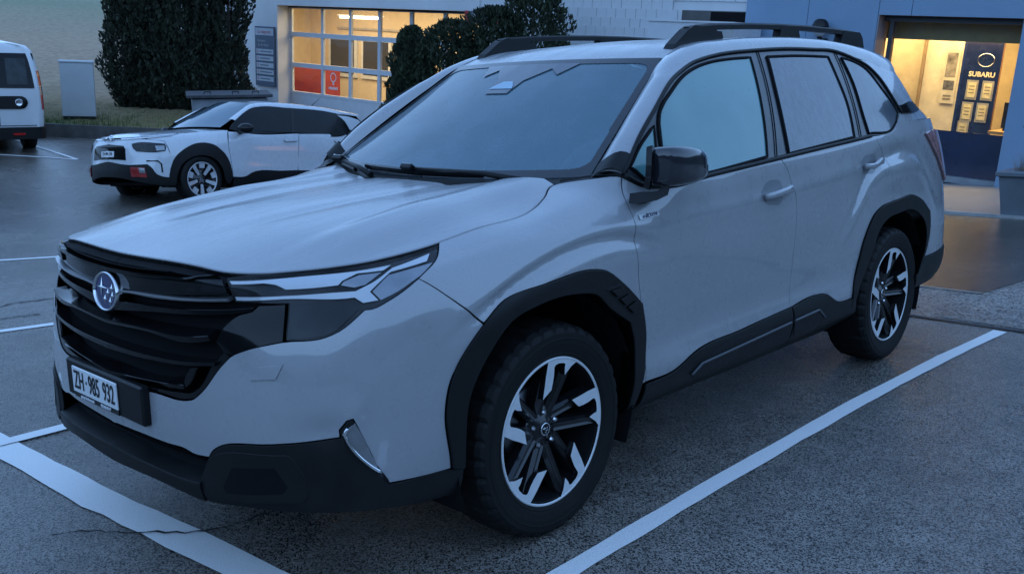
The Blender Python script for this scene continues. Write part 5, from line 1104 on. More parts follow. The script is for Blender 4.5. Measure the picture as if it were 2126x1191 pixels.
# ================================================================ white hatchback behind the hood
hb=empty('white_hatchback'); hb.matrix_world=Matrix(((.9928,-.09066,.07825,4.1697),(.08746,.99522,.04342,9.6873),(-.08181,-.03626,.99599,-.0022),(0,0,0,1)))
tag(hb,'white hatchback with round black wheel arches parked behind the grey hood','car')
M_hw=paint('hatch_white',(.62,.64,.67),.30,(60,.12),bead=1.0); HU0=0.0
U0_keep=U0
def hpanel(name,poly,mat,parent=hb,surf=HB,both=False,side=-1,**k):
    global U0
    U0=0.0
    try: return panel(name,poly,mat,parent,surf=surf,both=both,side=side,**{**dict(step=.05,gap=.004,bev=.004,thick=.03),**k})
    finally: U0=U0_keep
V_=lambda k:[tuple(q) for q in HV[k]]
for sd_ in(-1,1):
    f=V_('LOWT')[:0]; ao=V_('AO')
    hpanel('fender',[(.55,.985)]+[(u,.985) for u in np.linspace(.65,1.9,14)]+[(1.88,.96)]+V_('FD')[1:]+ao[::-1][1:]+[(.985,.70),(.93,.86),(.75,.90)],M_hw,side=sd_)
    hpanel('front_door',V_('FD')+V_('SILL')[1:]+[(3.02,.45)]+V_('BD')[::-1]+V_('BELT')[3:0:-1],M_hw,side=sd_)
    hpanel('rear_door',V_('BD')+[(3.03,.45),(3.45,.45),(3.52,.60),(3.62,.72),(3.78,.79),(4.06,.81),(4.10,.99),(3.6,.985)],M_hw,side=sd_)
    hpanel('rear_quarter',[(4.10,.99),(4.065,.80),(4.25,.77),(4.36,.62),(4.40,.42),(5.34,.42),(5.34,.99)]+[(u,.99) for u in np.linspace(5.2,4.2,8)],M_hw,side=sd_)
    ai=V_('AI'); hpanel('arch_trim',ao+[(1.86,.26)]+ai[::-1]+[(1.0,.25)],M_clad,side=sd_,off=.008,step=.04)
    hpanel('arch_trim',[(3.45,.45),(3.52,.60),(3.62,.72),(3.78,.79),(4.06,.81),(4.25,.77),(4.36,.62),(4.40,.42),(4.32,.30),(4.27,.55),(4.15,.68),(3.95,.73),(3.75,.69),(3.63,.58),(3.57,.40)],M_clad,side=sd_,off=.008,step=.04)
    hpanel('side_cladding',V_('SILL')+[(3.45,.45),(3.52,.36),(3.50,.20),(1.92,.20)],M_clad,side=sd_,off=.006)
    h_=hpanel('headlight',V_('HL'),M_smoke,side=sd_,off=.006,step=.03); hpanel('lamp_reflector',[(.80,.80),(.92,.80),(.925,.735),(.82,.725)],M_refl,h_,side=sd_,off=.010,step=.03); hpanel('lens',V_('HL'),M_lens,h_,side=sd_,off=.016,step=.03,thick=.002)
    hpanel('lamp_strip',[(.20,.955),(.55,.962),(.95,.962),(1.13,.972),(1.10,.955),(.95,.935),(.55,.93),(.25,.925)],M_drl,side=sd_,off=.006,step=.03)
    hpanel('fog_frame',V_('FOG'),plain('red_accent',(.30,.012,.012),.3,coat=.5),side=sd_,off=.020,step=.03)
    hpanel('fog_lamp',[(.60,.485),(.675,.48),(.69,.41),(.61,.41)],M_refl,side=sd_,off=.026,step=.02)
    c_=V_('CR'); P_,N_=surf_pn(HB,np.array([q[0] for q in c_]),np.array([q[1] for q in c_])); P_[:,1]*=sd_; MB().tube(P_,.010,6).build('bumper_crease',M_dark,hb)
    for k in('HANDLE','HANDLE2'): hpanel('door_handle',V_(k),M_hw,side=sd_,off=.028,step=.03,bev=.010,thick=.012)
    g_=hpanel('side_glazing',[tuple(q) for q in HW['WIN']],plain('hatch_glass',(.008,.010,.012),.10,var=.3,vscale=3,spec=.22),surf=HG,side=sd_,off=.002,thick=.004)
    hpanel('door_post',[(1.645,1.355),(1.705,1.355),(1.565,.984),(1.515,.984)],M_gloss,g_,surf=HG,side=sd_,off=.006,thick=.003)
    hpanel('rear_pillar',[tuple(q) for q in HW['CP']],M_hw,surf=HG,side=sd_,off=.005)
    # cant rail / roof edge
    mb=MB(); rt=np.array(HW['RT']); wt=np.array(HW['WIN'])[2:8]; xs_=np.linspace(.60,3.05,30)
    zo=np.interp(xs_,np.r_[.40,np.array(HW['WIN'])[1:8,0],3.1],np.r_[.99,np.array(HW['WIN'])[1:8,1],1.30]); O_=HG(xs_,zo)
    zi=np.interp(xs_,[.43,1.05,1.4,1.8,2.4,3.05],[1.03,1.385,1.425,1.430,1.41,1.345]); wi=np.interp(xs_,[.43,1.05,1.5,3.05],[.655,.525,.50,.48]); I=np.stack([xs_-.04*(xs_<1.05),wi,zi],-1)
    Cc=(I+O_)/2+np.array([0,.03,.03]); V=np.array([O_*(1-a)**2+2*Cc*a*(1-a)+I*a*a for a in np.linspace(0,1,6)]); V[...,1]*=sd_
    mb.add(V.reshape(-1,3),[(i*30+j,i*30+j+1,(i+1)*30+j+1,(i+1)*30+j) for i in range(5) for j in range(29)],True); mb.build('roof_side',M_hw,hb)
    # mirror
    mb=MB(); mb.grid(lambda a,b:(.62+.085*math.cos(b)*math.cos(a)*(1.1 if math.cos(a)<0 else .7)+.03*math.sin(a)*math.cos(b),sd_*(.955+.105*math.cos(b)*math.sin(a)),1.005+.072*math.sin(b)),np.linspace(-math.pi,math.pi,21),np.linspace(-math.pi/2,math.pi/2,13)); mb.tube([(.62,sd_*.80,.955),(.62,sd_*.93,.975)],.035,8); mb.build('door_mirror',M_gloss,hb)
hpanel('front_bumper',[(0,.93),(.25,.925),(.55,.93),(.75,.90),(.93,.86),(.985,.70)]+[(1.0188,.5811),(.9763,.4437),(.9643,.3579)]+V_('LOWT')[::-1][1:6]+[(0,.575)],M_hw,both=True)
hpanel('lower_bumper',[(0,.575)]+V_('LOWT')[1:]+[(1.0,.25),(.9,.25),(.6,.30),(.3,.345),(0,.36)],M_clad,both=True,off=.008)
hpanel('air_intake',[(0,.845),(.3318,.8172),(.3776,.7629),(.3955,.5892),(.1893,.60),(0,.605)],M_gloss,both=True,off=.004)
hpanel('number_plate',[(0,.735),(.155,.733),(.155,.638),(0,.640)],M_plate,both=True,off=.010,step=.04)
P_,N_=surf_pn(HB,np.array([.0]),np.array([.688])); place_text('plate_letters','ZH·896 240',.062,(P_[0][0]-.0115,0,P_[0][2]),(0,-1,0),(0,0,1),M_ink,hb,sx=.78)
hpanel('nose_strip',[(0,.965),(.25,.968),(.55,.975),(1.16,.985),(1.12,.972),(.55,.962),(.2,.953),(0,.95)],M_chrome,both=True,off=.012,step=.04); hpanel('nose_strip',[(0,.925),(.55,.93),(1.05,.945),(1.05,.937),(.55,.918),(0,.912)],M_chrome,both=True,off=.010,step=.04)
for dz in(0,.045):   # chevrons
    for sg in(-1,1):
        P_,N_=surf_pn(HB,np.array([.0,.085]),np.array([.965-dz,.925-dz])); P_=P_+N_*.022; P_[:,1]*=sg; P_[0,2]+=.02
        MB().sweep([tuple(q) for q in P_],[(-.006,-.010),(-.006,.010),(.006,.010),(.006,-.010)],up=(-1,0,0)).build('nose_chevron',M_chrome,hb)
uu_=np.linspace(0,HBU(.42),50); he2=HB(uu_,np.full(50,.985)); hp2=[(x,y) for x,y in he2[:,:2]]+[(x,-y) for x,y in he2[1:,:2]]; hz2=list(he2[:,2])+list(he2[1:,2])
for x,z in((-.6,.90),(-.3,.945),(0,.98),(.3,1.01)):
    for y in(0,.3,-.3): hp2.append((x,y)); hz2.append(z-(.006 if y else 0))
_hh=tps(np.array(hp2),np.array(hz2),1e-4)
def hh_s(u,v,off=0.): return np.stack([u+0*v,v+0*u,_hh(u+0*v,v+0*u)],-1)
pol=[(x,y) for x,y in he2[:,:2]]+[(.40,.3),(.36,0)]; sheet('hood',pol+[(x,-y) for x,y in pol[::-1][1:-1]],hh_s,M_hw,hb,step=.05)
def hws(s,t): 
    b=np.array([.30+.12*s*s,.655*s,1.035-.015*s*s]);u_=np.array([.98+.07*s*s,.53*s,1.425-.055*s*s]); return tuple(b+(u_-b)*t+np.array([-.02,0,.02])*4*t*(1-t)*(1-s*s))
MB().grid(hws,np.linspace(-1,1,17),np.linspace(0,1,9)).build('windshield',glassmat('hatch_screen',(.2,.25,.28),.75,(.17,.25,.31),.08),hb)
def hrf(s,t):
    x=.98+2.07*t; w_=np.interp(x,[.98,1.5,3.05],[.53,.50,.48]); zc=np.interp(x,[.98,1.4,1.8,2.4,3.05],[1.425,1.462,1.470,1.445,1.375]); ze=np.interp(x,[1.05,1.4,1.8,2.4,3.05],[1.37,1.425,1.430,1.41,1.345]); return (x+.07*s*s*(1-t),w_*s,zc+(ze-zc)*s*s)
MB().grid(hrf,np.linspace(-1,1,17),np.linspace(0,1,17)).build('roof',M_hw,hb)
MB().grid(lambda s,t:(3.05+.22*t+.06*(1-s*s),(.48+.24*t)*s,1.36-.36*t-.02*s*s),np.linspace(-1,1,13),np.linspace(0,1,7)).build('tailgate',M_gloss,hb)
MB().tube([(2.55,.0,1.44),(2.75,.0,1.60)],[.006,.003],6).build('aerial',M_dark,hb)
mb=MB(); pts=[]
for sg in(1,-1):
    q=HB(np.linspace(HBU(.45),HB.us[-1],40),np.full(40,.985)); q=q if sg==1 else q[::-1]; pts+=[(a,b*sg,c) for a,b,c in q]
mb.add(pts,[list(range(len(pts)))]); mb.build('belt_floor',M_dark,hb); MB().box((1.2,0,.25),(3.6,1.3,.04)).build('floor_pan',M_dark,hb)
tm=MB(); tm.lathe([(.205,.08),(.24,.095),(.29,.095),(.312,.085),(.3175,.06),(.3185,0),(.3175,-.06),(.312,-.085),(.29,-.098),(.24,-.100),(.232,-.094),(.226,-.085)],48); tm=tm.mesh()
rm_=MB(); rm_.lathe([(.226,-.088),(.229,-.095),(.226,-.098),(.215,-.097),(.212,-.088)],48)
for k in range(5):
    a0=R(90+72*k)
    def pt(r,da): return (r*math.cos(a0+da),r*math.sin(a0+da))
    for side_ in(-1,1):
        q=[pt(.075,.10*side_),pt(.075,.52*side_),pt(.21,.42*side_ if side_ else 0),pt(.21,.22*side_)]
    pad=[pt(.215,-.20),pt(.150,-.24),pt(.150,.24),pt(.215,.20)]; rm_.prism(pad,lambda a,b,h:(a,h,b),-.092,-.08)
    sp=[pt(.215,.63-.13),pt(.07,.63-.25),pt(.07,.63+.25),pt(.215,.63+.13)]; rm_.prism(sp,lambda a,b,h:(a,h+.03*max(0,.2-math.hypot(a,b))*4,b),-.094,-.08)
rm_=rm_.mesh(); bk=MB(); bk.lathe([(.0,-.062),(.075,-.064),(.08,-.05),(.21,-.05),(.215,-.08)],40); bk=bk.mesh(); cv=MB()
for dz in(0,-.028): cv.add([(-.035,-.070,-.012+dz),(0,-.070,.022+dz),(.035,-.070,-.012+dz),(.035,-.070,-.026+dz),(0,-.070,.006+dz),(-.035,-.070,-.026+dz)],[(0,1,4,5),(1,2,3,4)])
cv=cv.mesh()
for x in(0,2.595):
    for sd_ in(-1,1):
        we=empty('wheel',(x,sd_*.735,.318),parent=hb); we.rotation_euler=(0,0,0 if sd_<0 else math.pi)
        for nm,me,mt in(('tyre',tm,M_rubber),('rim',rm_,plain('hatch_rim',(.55,.56,.58),.35,metal=.3)),('rim_back',bk,M_rimblk),('cap_emblem',cv,M_chrome)): link(nm,me,we,None if me.materials else mt)
        mb=MB(); V=[]
        for k in range(13):
            th=R(-20+220*k/12)
            for y_ in(.83,.45): V.append((x+.385*math.cos(th),sd_*y_,.34+.385*math.sin(th)))
        mb.add(V,[(2*k,2*k+1,2*k+3,2*k+2) for k in range(12)],True); V=[(x+.39*math.cos(R(a)),sd_*.45,.34+.39*math.sin(R(a))) for a in range(-20,201,20)]; mb.add(V,[list(range(len(V)))]); mb.build('wheel_house',M_dark,hb)
# ================================================================ white van at the left edge
VC=Vector((3.55,14.50,.52)); vx=Vector((math.cos(R(79)),math.sin(R(79)),.086)).normalized(); vz=(Vector((0,-.0876,.9962))-vx*Vector((0,-.0876,.9962)).dot(vx)).normalized(); vy=vz.cross(vx)
van=empty('white_van'); _mv=Matrix((vx,vy,vz)).transposed().to_4x4(); _mv.translation=VC; van.matrix_world=_mv
tag(van,'white panel van seen from behind at the left edge of the picture','van')
M_vw=paint('van_white',(.66,.67,.68),.35,(60,.1),bead=1.0)
def vsec(z):  # half width of van at height z
    return float(np.interp(z,[.30,.45,.75,1.05,1.30,1.55,1.70,1.78,1.82],[.86,.90,.915,.910,.890,.855,.815,.74,.55]))
def vrear(z): return float(np.interp(z,[.30,.45,.75,1.05,1.30,1.55,1.70,1.78,1.82],[.00,-.02,-.02,.00,.04,.10,.15,.20,.28]))
zs_=np.r_[np.linspace(.30,1.70,18),1.74,1.78,1.81,1.82]; rings=[]
for z in zs_:
    w_=vsec(z); x0=vrear(z); r_=.13; ring=[]
    for k in range(9): a=math.pi+ (math.pi/2)*k/8; ring.append((x0+r_+r_*math.cos(a)*1.0,-(w_-r_)+r_*math.sin(a),z))
    ring=[(x0+.05*((abs(y)/w_)**3),y,z) for y in np.linspace(w_-r_,-(w_-r_),13)]+ring[1:]+[(2.2,-w_,z),(4.2,-w_*.9,z),(4.2,w_*.9,z),(2.2,w_,z)]+[(x0+r_-r_*math.sin(a),w_-r_+r_*math.cos(a),z) for a in np.linspace(0,math.pi/2*.9,8)]
    rings.append(ring)
mb=MB(); n_=len(rings[0])
for i,rg in enumerate(rings): mb.add(rg,[])
mb.f=[[i*n_+k,i*n_+(k+1)%n_,(i+1)*n_+(k+1)%n_,(i+1)*n_+k] for i in range(len(rings)-1) for k in range(n_)]; mb.mi=[0]*len(mb.f); mb.sm=[True]*len(mb.f); mb.add(rings[-1],[list(range(n_))]); mb.build('body',M_vw,van)
def vq(y,z,o=.0): w_=vsec(z); return (vrear(z)+.05*min(1,(abs(y)/w_))**3-o,y,z)
def vpatch(name,y0,y1,z0,z1,mat,o,par=van,ny=8,nz=8,rnd=.0):
    mb=MB(); ys=np.linspace(y0,y1,ny); zs=np.linspace(z0,z1,nz); mb.grid(lambda y,z:vq(y,z,o),list(ys),list(zs)); return mb.build(name,mat,par)
M_vg=plain('van_glass',(.008,.009,.011),.10,var=.4,vscale=2,spec=.2)
for a,b in((-.225,-.815),(.815,-.200)):
    g=vpatch('door_window',a,b,1.10,1.66,M_vg,.012); vpatch('window_centre',a*.75+b*.25,a*.22+b*.78,1.16,1.58,plain('van_glass_clear',(.022,.03,.034),.12,var=.6,vscale=6,spec=.3),.016,g)
vpatch('number_panel',.80,-.55,.76,.97,M_clad,.022); 
mb=MB(); mb.lathe([(0,-.03),(.105,-.022),(.105,.0)],28,axis='x',c=(vq(-.55,.865)[0],-.55,.865)); mb.build('panel_end',M_clad,van)
mb=MB(); mb.lathe([(0,-.034),(.045,-.034),(.050,-.038),(.058,-.037),(.060,-.025)],28,axis='x',c=(vq(-.52,.865)[0],-.52,.865)); mb.build('round_badge',M_chrome,van)
for pts in([(-.212,1.72),(-.212,.48)],[(-.212,.48),(-.78,.48)],[(-.78,.48),(-.845,.6),(-.845,1.1)]):
    path=[vq(pts[0][0]+(pts[-1][0]-pts[0][0])*k/10,pts[0][1]+(pts[-1][1]-pts[0][1])*k/10,.001) for k in range(11)] if len(pts)==2 else [vq(y,z,.001) for y,z in pts]
    MB().tube(path,.006,5).build('door_gap',M_dark,van)
mr=plain('van_lamp_red',(.45,.015,.012),.15,coat=1,var=.3,vscale=14)
for sg in(-1,1):
    lm=empty('tail_lamp',parent=van)
    for z0,z1,mt in((1.13,1.38,mr),(1.00,1.12,M_refl),(.74,.99,mr)):
        mb=MB(); mb.grid(lambda a,z:(vrear(z)+.16-.175*math.cos(a),sg*(vsec(z)-.150+.165*math.sin(a)),z),list(np.linspace(R(40),R(105),8)),list(np.linspace(z0,z1,5))); mb.build('lamp_lens',mt,lm)
mb=MB(); 
for z in np.linspace(.26,.46,6):
    w_=.90+.02*math.sin((z-.26)/.2*3.14); mb.add([(-.07+.03*((abs(y)/.9)**4),y,z) for y in np.linspace(.78,-.78,11)]+[(-.02,-.87,z),(.10,-w_-.01,z),(.45,-w_,z)],[])
n_=14; mb.f=[[i*n_+k,i*n_+k+1,(i+1)*n_+k+1,(i+1)*n_+k] for i in range(5) for k in range(n_-1)]; mb.mi=[0]*len(mb.f); mb.sm=[True]*len(mb.f); mb.build('rear_bumper',M_clad,van)
mb=MB(); mb.grid(lambda t,z:(-.012+.30*t,-(vsec(.7)+.006)+.10*(1-t)**3,z),list(np.linspace(0,1,6)),list(np.linspace(.42,.78,5))); mb.build('corner_trim',M_clad,van)
MB().box((-.085,-.48,.35),(.02,.18,.035)).build('bumper_reflector',mr,van)
for sg in(-1,1):
    we=empty('wheel',(.82,sg*.76,.315),parent=van); mb=MB(); mb.lathe([(.0,-.05),(.19,-.06),(.20,-.10),(.28,-.105),(.31,-.09),(.316,0),(.31,.09),(.28,.105),(.20,.10)],32); mb.build('tyre',M_rubber,we)
MB().box((2.0,0,.28),(3.9,1.5,.06)).build('floor_pan',M_dark,van)
place_text('van_lettering','n9',.12,vq(-.10,.66,.004),(0,-1,0),(0,0,1),plain('letter_blue',(.03,.20,.42),.4),van); place_text('van_lettering','77',.12,vq(-.10,.54,.004),(0,-1,0),(0,0,1),plain('letter_green',(.04,.25,.12),.4),van); place_text('van_lettering','s',.10,vq(-.08,.74,.004),(0,-1,0),(0,0,1),plain('letter_blue',(.03,.20,.42),.4),van)
vpatch('brake_lamp',-.02,-.14,1.715,1.735,mr,.006)
# ================================================================ utility cabinet, pole, skip
cbp=Vector((6.22,17.10,.955)); cab=empty('utility_cabinet'); _m=Matrix((Vector((.905,-.425,-.037)).normalized(),Vector((.425,.905,.08)).normalized(),Vector((0,-.0876,.9962)))).transposed().to_4x4(); _m.translation=cbp; cab.matrix_world=_m
tag(cab,'pale grey utility cabinet on a dark plinth beside the hedge','cabinet')
M_cab=plain('cabinet_grey',(.46,.48,.49),.5,var=.06,vscale=3,bump=.1,bscale=30)
MB().box((0,0,.66),(.62,.34,1.06),bev=.008).build('housing',M_cab,cab); MB().box((0,0,.065),(.60,.32,.13)).build('plinth',M_clad,cab); MB().box((0,0,1.205),(.66,.38,.035),bev=.008).build('lid',M_cab,cab); MB().box((.05,-.172,.66),(.50,.006,.98)).build('door_leaf',M_cab,cab)
pole=MB(); pole.tube([(26.5,47.5,3.5),(26.5,47.5,14)],[.16,.13],10); tag(pole.build('wooden_pole',plain('pole_wood',(.06,.055,.05),.8)),'single dark pole standing on the field at the top left','pole')
sk=empty('lidded_container',(6.60,12.0,.37)); sk.rotation_euler=(R(4.5),0,R(-28)); tag(sk,'grey container with a flat dark lid behind the white hatchback','container')
MB().box((0,0,.55),(1.20,.9,1.0),bev=.01).build('tub',plain('container_grey',(.22,.24,.26),.5,var=.2),sk); MB().box((0,-.02,1.09),(1.36,1.02,.05),bev=.006).build('lid',plain('lid_dark',(.05,.05,.055),.5,var=.3),sk)
for x in(-.35,.10,.42): MB().tube([(x-.05,-.3,1.115),(x-.05,-.3,1.15),(x+.05,-.3,1.15),(x+.05,-.3,1.115)],.008,6).build('lid_handle',M_dark,sk)
# ================================================================ foliage
M_thuja=plain('thuja_green',(.020,.027,.014),.8,var=.5,vscale=3); M_thuja2=plain('conifer_green',(.024,.036,.016),.8,var=.5,vscale=3); M_bark=plain('bark',(.07,.055,.045),.9,var=.3,vscale=8)
def conifer(name,base,h,rad,label,group,n=2600,size=.09,mat=None,gaps=.0,shape=.5,col_=False):
    e=empty(name,base); e.rotation_euler=(R(5),0,0); tag(e,label,'tree' if col_ else 'shrub',group)
    tr=MB(); tr.tube([(0,0,-.2),(.02,.01,h*.5),(0,0,h*.92)],[.07,.05,.012],7)
    for k in range(9):
        z=h*(.12+.08*k); a=k*2.4; tr.tube([(0,0,z),(math.cos(a)*rad*.6,math.sin(a)*rad*.6,z+.25)],[.018,.006],5)
    tr.build('trunk',M_bark,e)
    V=[];F=[]; ph=[random.random()*6.28 for _ in range(5)]
    lob=[(random.random()*6.28,random.random(),.5+.5*random.random()) for _ in range(26)]
    i=0
    while i<n:
        t=random.random(); a=random.random()*6.28
        prof=(max(0,1-t)**shape*min(1,(t+.10)/.28)**.6) if not col_ else (min(1,(1.02-t)/.12)**.5*(.82+.18*math.sin(t*9+ph[0]))*min(1,(t+.12)/.25))
        bump=1+.20*math.sin(3*a+ph[1]+t*7)+.15*math.sin(7*a+ph[2]-t*13)+.12*math.sin(t*31+ph[3]+2*a)+.10*math.sin(13*a+t*23)
        if gaps and (math.sin(a*2.0+ph[4]+t*1.5)+.5*math.sin(a*5+t*9)+.8*math.sin(t*6+ph[3]))>2-gaps*2.2*(1-t*.6) and t<.75: 
            i+=1; continue
        rr=rad*prof*bump*(1-.45*random.random()**2.2); x,y,z=rr*math.cos(a),rr*math.sin(a),h*(.04+.96*t)
        up=np.array([math.cos(a)*.45,math.sin(a)*.45,.9])+np.array([random.random()-.5 for _ in range(3)])*1.1; up/=np.linalg.norm(up); sd=np.cross(up,[random.random()-.5,random.random()-.5,random.random()-.5]); sd/=np.linalg.norm(sd)+1e-9
        s=size*(.5+1.3*random.random()**2); c=np.array([x,y,z]); k=len(V)
        V+=[c-up*s*.5,c+sd*s*.26+up*s*.05,c+up*s*.62,c-sd*s*.26]; F.append((k,k+1,k+2,k+3)); i+=1
    MB().add(V,F).build('foliage',mat or M_thuja2,e); return e
HT=[(232,252),(282,250),(332,250),(384,248),(434,246),(486,244),(535,242)]
hx=[(7.68,18.03),(8.00,17.76),(8.31,17.44),(8.62,17.13),(8.93,16.80),(9.27,16.46)]
hl_=['leftmost tall dark hedge conifer, standing next to the utility cabinet','second tall hedge conifer counted from the utility cabinet','third tall hedge conifer counted from the utility cabinet','fourth tall hedge conifer counted from the utility cabinet','fifth tall hedge conifer, behind the lidded container','last tall hedge conifer, against the white garage wall']
for (x,y),lb in zip(hx,hl_): conifer('hedge_conifer',(x,y,.44+.0879*(y-13.5)+.15),3.7+.3*random.random(),.45+.05*random.random(),lb,'tall hedge conifers in a row',n=15000,size=.080,mat=M_thuja,gaps=.34,col_=True)
for bx,by,h,r_,lb in((8.70,9.85,2.66,.52,'narrow conical green shrub left of the larger shrubs before the garage door'),(9.38,9.60,2.78,1.02,'lowest broad conifer shrub, second from the left before the garage door'),(9.98,9.20,3.0,1.05,'conifer shrub just left of the tallest one before the garage'),(10.45,8.72,3.40,1.0,'tallest conifer shrub, rightmost of the group before the white shingle wall')):
    conifer('conifer_shrub',(bx,by,-.15),h,r_,lb,'conifer shrubs before the garage',n=17000,size=.066,shape=.36)
# ================================================================ workshop building (local: a along front, d into building, c up)
def bld(name): e=empty(name); e.matrix_world=BM; return e
M_wall=plain('white_render',(.60,.61,.62),.7,var=.07,vscale=1.5,bump=.15,bscale=60); M_frame=plain('door_frame_white',(.58,.60,.63),.4,var=.05); M_panel=plain('blue_grey_panel',(.20,.30,.42),.45,var=.05,vscale=1.2)
M_in=plain('room_cream',(.60,.50,.36),.8,var=.03,vscale=.4); 
ws_=bld('workshop_building'); tag(ws_,'white workshop building with a glazed sectional garage door','building')
def wbox(name,a0,a1,d0,d1,c0,c1,mat,par): return MB().box(((a0+a1)/2,(d0+d1)/2,(c0+c1)/2),(a1-a0,d1-d0,c1-c0)).build(name,mat,par)
DA0,DA1=-16.66,-9.9
wbox('wall',-17.52,-16.62,0,.36,-1.2,4.2,M_wall,ws_); wbox('wall',-23.5,-17.53,.30,.40,-1.2,4.2,M_wall,ws_); wbox('lintel',-16.62,-9.9,0,.36,2.13,4.2,M_wall,ws_); wbox('wall',-9.9,-4.08,.03,.36,-1.2,4.2,M_wall,ws_)
sd_o=empty('garage_door',parent=ws_)
cols=[-16.45,-15.345,-14.315,-13.30,-12.26,-11.225,-10.19]; rows=[.04,.735,1.465,2.13]
M_gl=glassmat('door_glass',(.92,.95,.93),.06,(.25,.3,.33),.03)
wbox('bottom_panel',DA0,DA1,.37,.42,-1.3,.04,M_frame,sd_o)
for k,c in enumerate(rows): wbox('door_rail',DA0,DA1,.362,.43,c-.055 if k else c-.005,c+.055 if k<3 else c,M_frame,sd_o)
for a in [DA0+.08]+cols[1:]: wbox('door_stile',a-.045,a+.045,.365,.425,.04,2.13,M_frame,sd_o)
for i in range(6):
    for j in range(3):
        a0,a1=(cols[i]-.12 if i==0 else cols[i]+.045),cols[i+1]-.045; wbox('pane',a0,a1,.39,.398,rows[j]+.05,rows[j+1]-.05,M_gl,sd_o)
wbox('dark_head',DA0,DA1,.33,.37,2.095,2.131,M_clad,sd_o)
ln=plain('door_decal',(.75,.75,.76),.5); mb=MB(); mb.lathe([(.085,.384),(.115,.384)],20,axis='y',c=(-14.95,0,.52)); mb.add([(-14.98,.384,.42),(-14.92,.384,.42),(-14.92,.384,.34),(-14.98,.384,.34)],[(0,1,2,3)]); mb.build('pane_decal',ln,sd_o)
for k in range(6): wbox('pane_decal',-15.12+k*.058,-15.075+k*.058,.383,.3845,.235,.29+.01*(k%2),ln,sd_o)
# room behind the door
rm=empty('workshop_room',parent=ws_)
wbox('room_back',-22.,-8.,5.0,5.1,-.7,3.4,M_in,rm); wbox('room_ceiling',-22.,-8.,.44,5.1,2.75,2.85,M_in,rm); wbox('room_floor',-22.,-8.,.44,5.1,-.75,-.65,plain('room_floor',(.25,.24,.22),.5),rm); wbox('room_side',-22.,-21.9,.44,5.,-.7,2.8,M_in,rm); wbox('room_side',-8.1,-8.,.44,5.,-.7,2.8,M_in,rm)
M_night=plain('night_pane',(.02,.025,.03),.1,coat=.5)
for a0 in(-20.9,-19.35,-17.6): 
    f_=wbox('back_window',a0,a0+1.35,4.93,5.0,.20,1.40,M_frame,rm); wbox('window_pane',a0+.12,a0+1.23,4.915,4.93,.32,1.30,M_night,f_)
wbox('wall_rail',-20.5,-17.4,4.94,5.0,1.62,1.68,plain('rail_grey',(.35,.33,.3),.6),rm)
rc=empty('red_cabinet',parent=ws_); rc.location=(-18.55,2.6,-.65); MB().box((0,0,.62),(1.5,.6,1.24),bev=.01).build('cabinet_body',plain('tool_red',(.26,.03,.025),.4,var=.15),rc)
wb=empty('workbench',parent=ws_); wb.location=(-15.6,4.2,-.65); MB().box((0,0,.78),(3.0,.7,.06)).build('bench_top',plain('bench_wood',(.30,.19,.09),.6),wb)
for x in(-1.4,1.4): MB().box((x,0,.37),(.08,.6,.75)).build('bench_leg',M_dark,wb)
mb=MB(); mb.grid(lambda a,b:(.8+.42*math.cos(b)*math.cos(a)*(1+.2*math.sin(3*a)),.2*math.cos(b)*math.sin(a),.98+.20*math.sin(b)*(1+.2*math.cos(4*a))),np.linspace(0,6.283,16),np.linspace(-1.57,1.57,8)); mb.build('dust_sheet',plain('sheet_white',(.6,.58,.56),.9),wb)
M_tube=plain('tube_lit',(1,.86,.6),.5,emit=(1,.78,.46),estr=9)
for a_,d_,c_,nm in((-15.9,2.0,1.94,'x'),):
    tl=empty('strip_light',parent=ws_); tl.location=(a_,d_,c_); MB().tube([(-.80,0,0),(.80,0,0)],.028,8).build('tube',M_tube,tl); MB().box((0,0,.045),(1.7,.10,.03)).build('tray',M_frame,tl)
def area_light(name,a,d,c,sx,sy,power,colr,down=True):
    L=bpy.data.lights.new(name,'AREA'); L.shape='RECTANGLE'; L.size=sx; L.size_y=sy; L.energy=power; L.color=colr; o=bpy.data.objects.new(name,L); col.objects.link(o); o.matrix_world=BM@Matrix.Translation((a,d,c)); return o
area_light('strip_lamp_glow',-16.5,2.4,2.6,7.5,3.0,210,(1,.72,.42))
# sign panel on the pillar
sg=bld('workshop_sign'); tag(sg,'dark blue workshop sign board with pale rows on the garage pillar','sign')
M_sb=plain('sign_navy',(.045,.075,.125),.45); M_srow=plain('sign_pale',(.42,.47,.52),.5)
wbox('board',-17.50,-16.68,-.05,-.02,.17,1.61,M_sb,sg); wbox('sign_header',-17.47,-16.72,-.056,-.05,1.40,1.57,plain('sign_head',(.40,.44,.50),.5),sg)
place_text('sign_lettering','Car diagnostic',.115,(-17.10,-.0575,1.483),(1,0,0),(0,0,1),plain('letter_red',(.42,.06,.07),.5),sg,sx=.92)
place_text('sign_lettering','Kompetenz',.085,(-17.22,-.0525,1.27),(1,0,0),(0,0,1),M_srow,sg,sx=.85); place_text('sign_lettering','für alle Marken',.085,(-17.14,-.0525,1.165),(1,0,0),(0,0,1),M_srow,sg,sx=.85)
for k in range(5):
    c=1.01-.165*k; r_=wbox('sign_row',-17.44,-16.73,-.056,-.05,c-.058,c+.058,M_srow,sg); mb=MB(); mb.lathe([(.018,-.058),(.034,-.058)],12,axis='y',c=(-17.37,0,c)); mb.build('row_icon',plain('letter_red',(.42,.06,.07),.5),sg)
    wbox('row_print',-17.29,-16.80-.07*(k%3),-.0575,-.056,c-.016,c+.016,plain('row_ink',(.12,.15,.2),.5),sg)
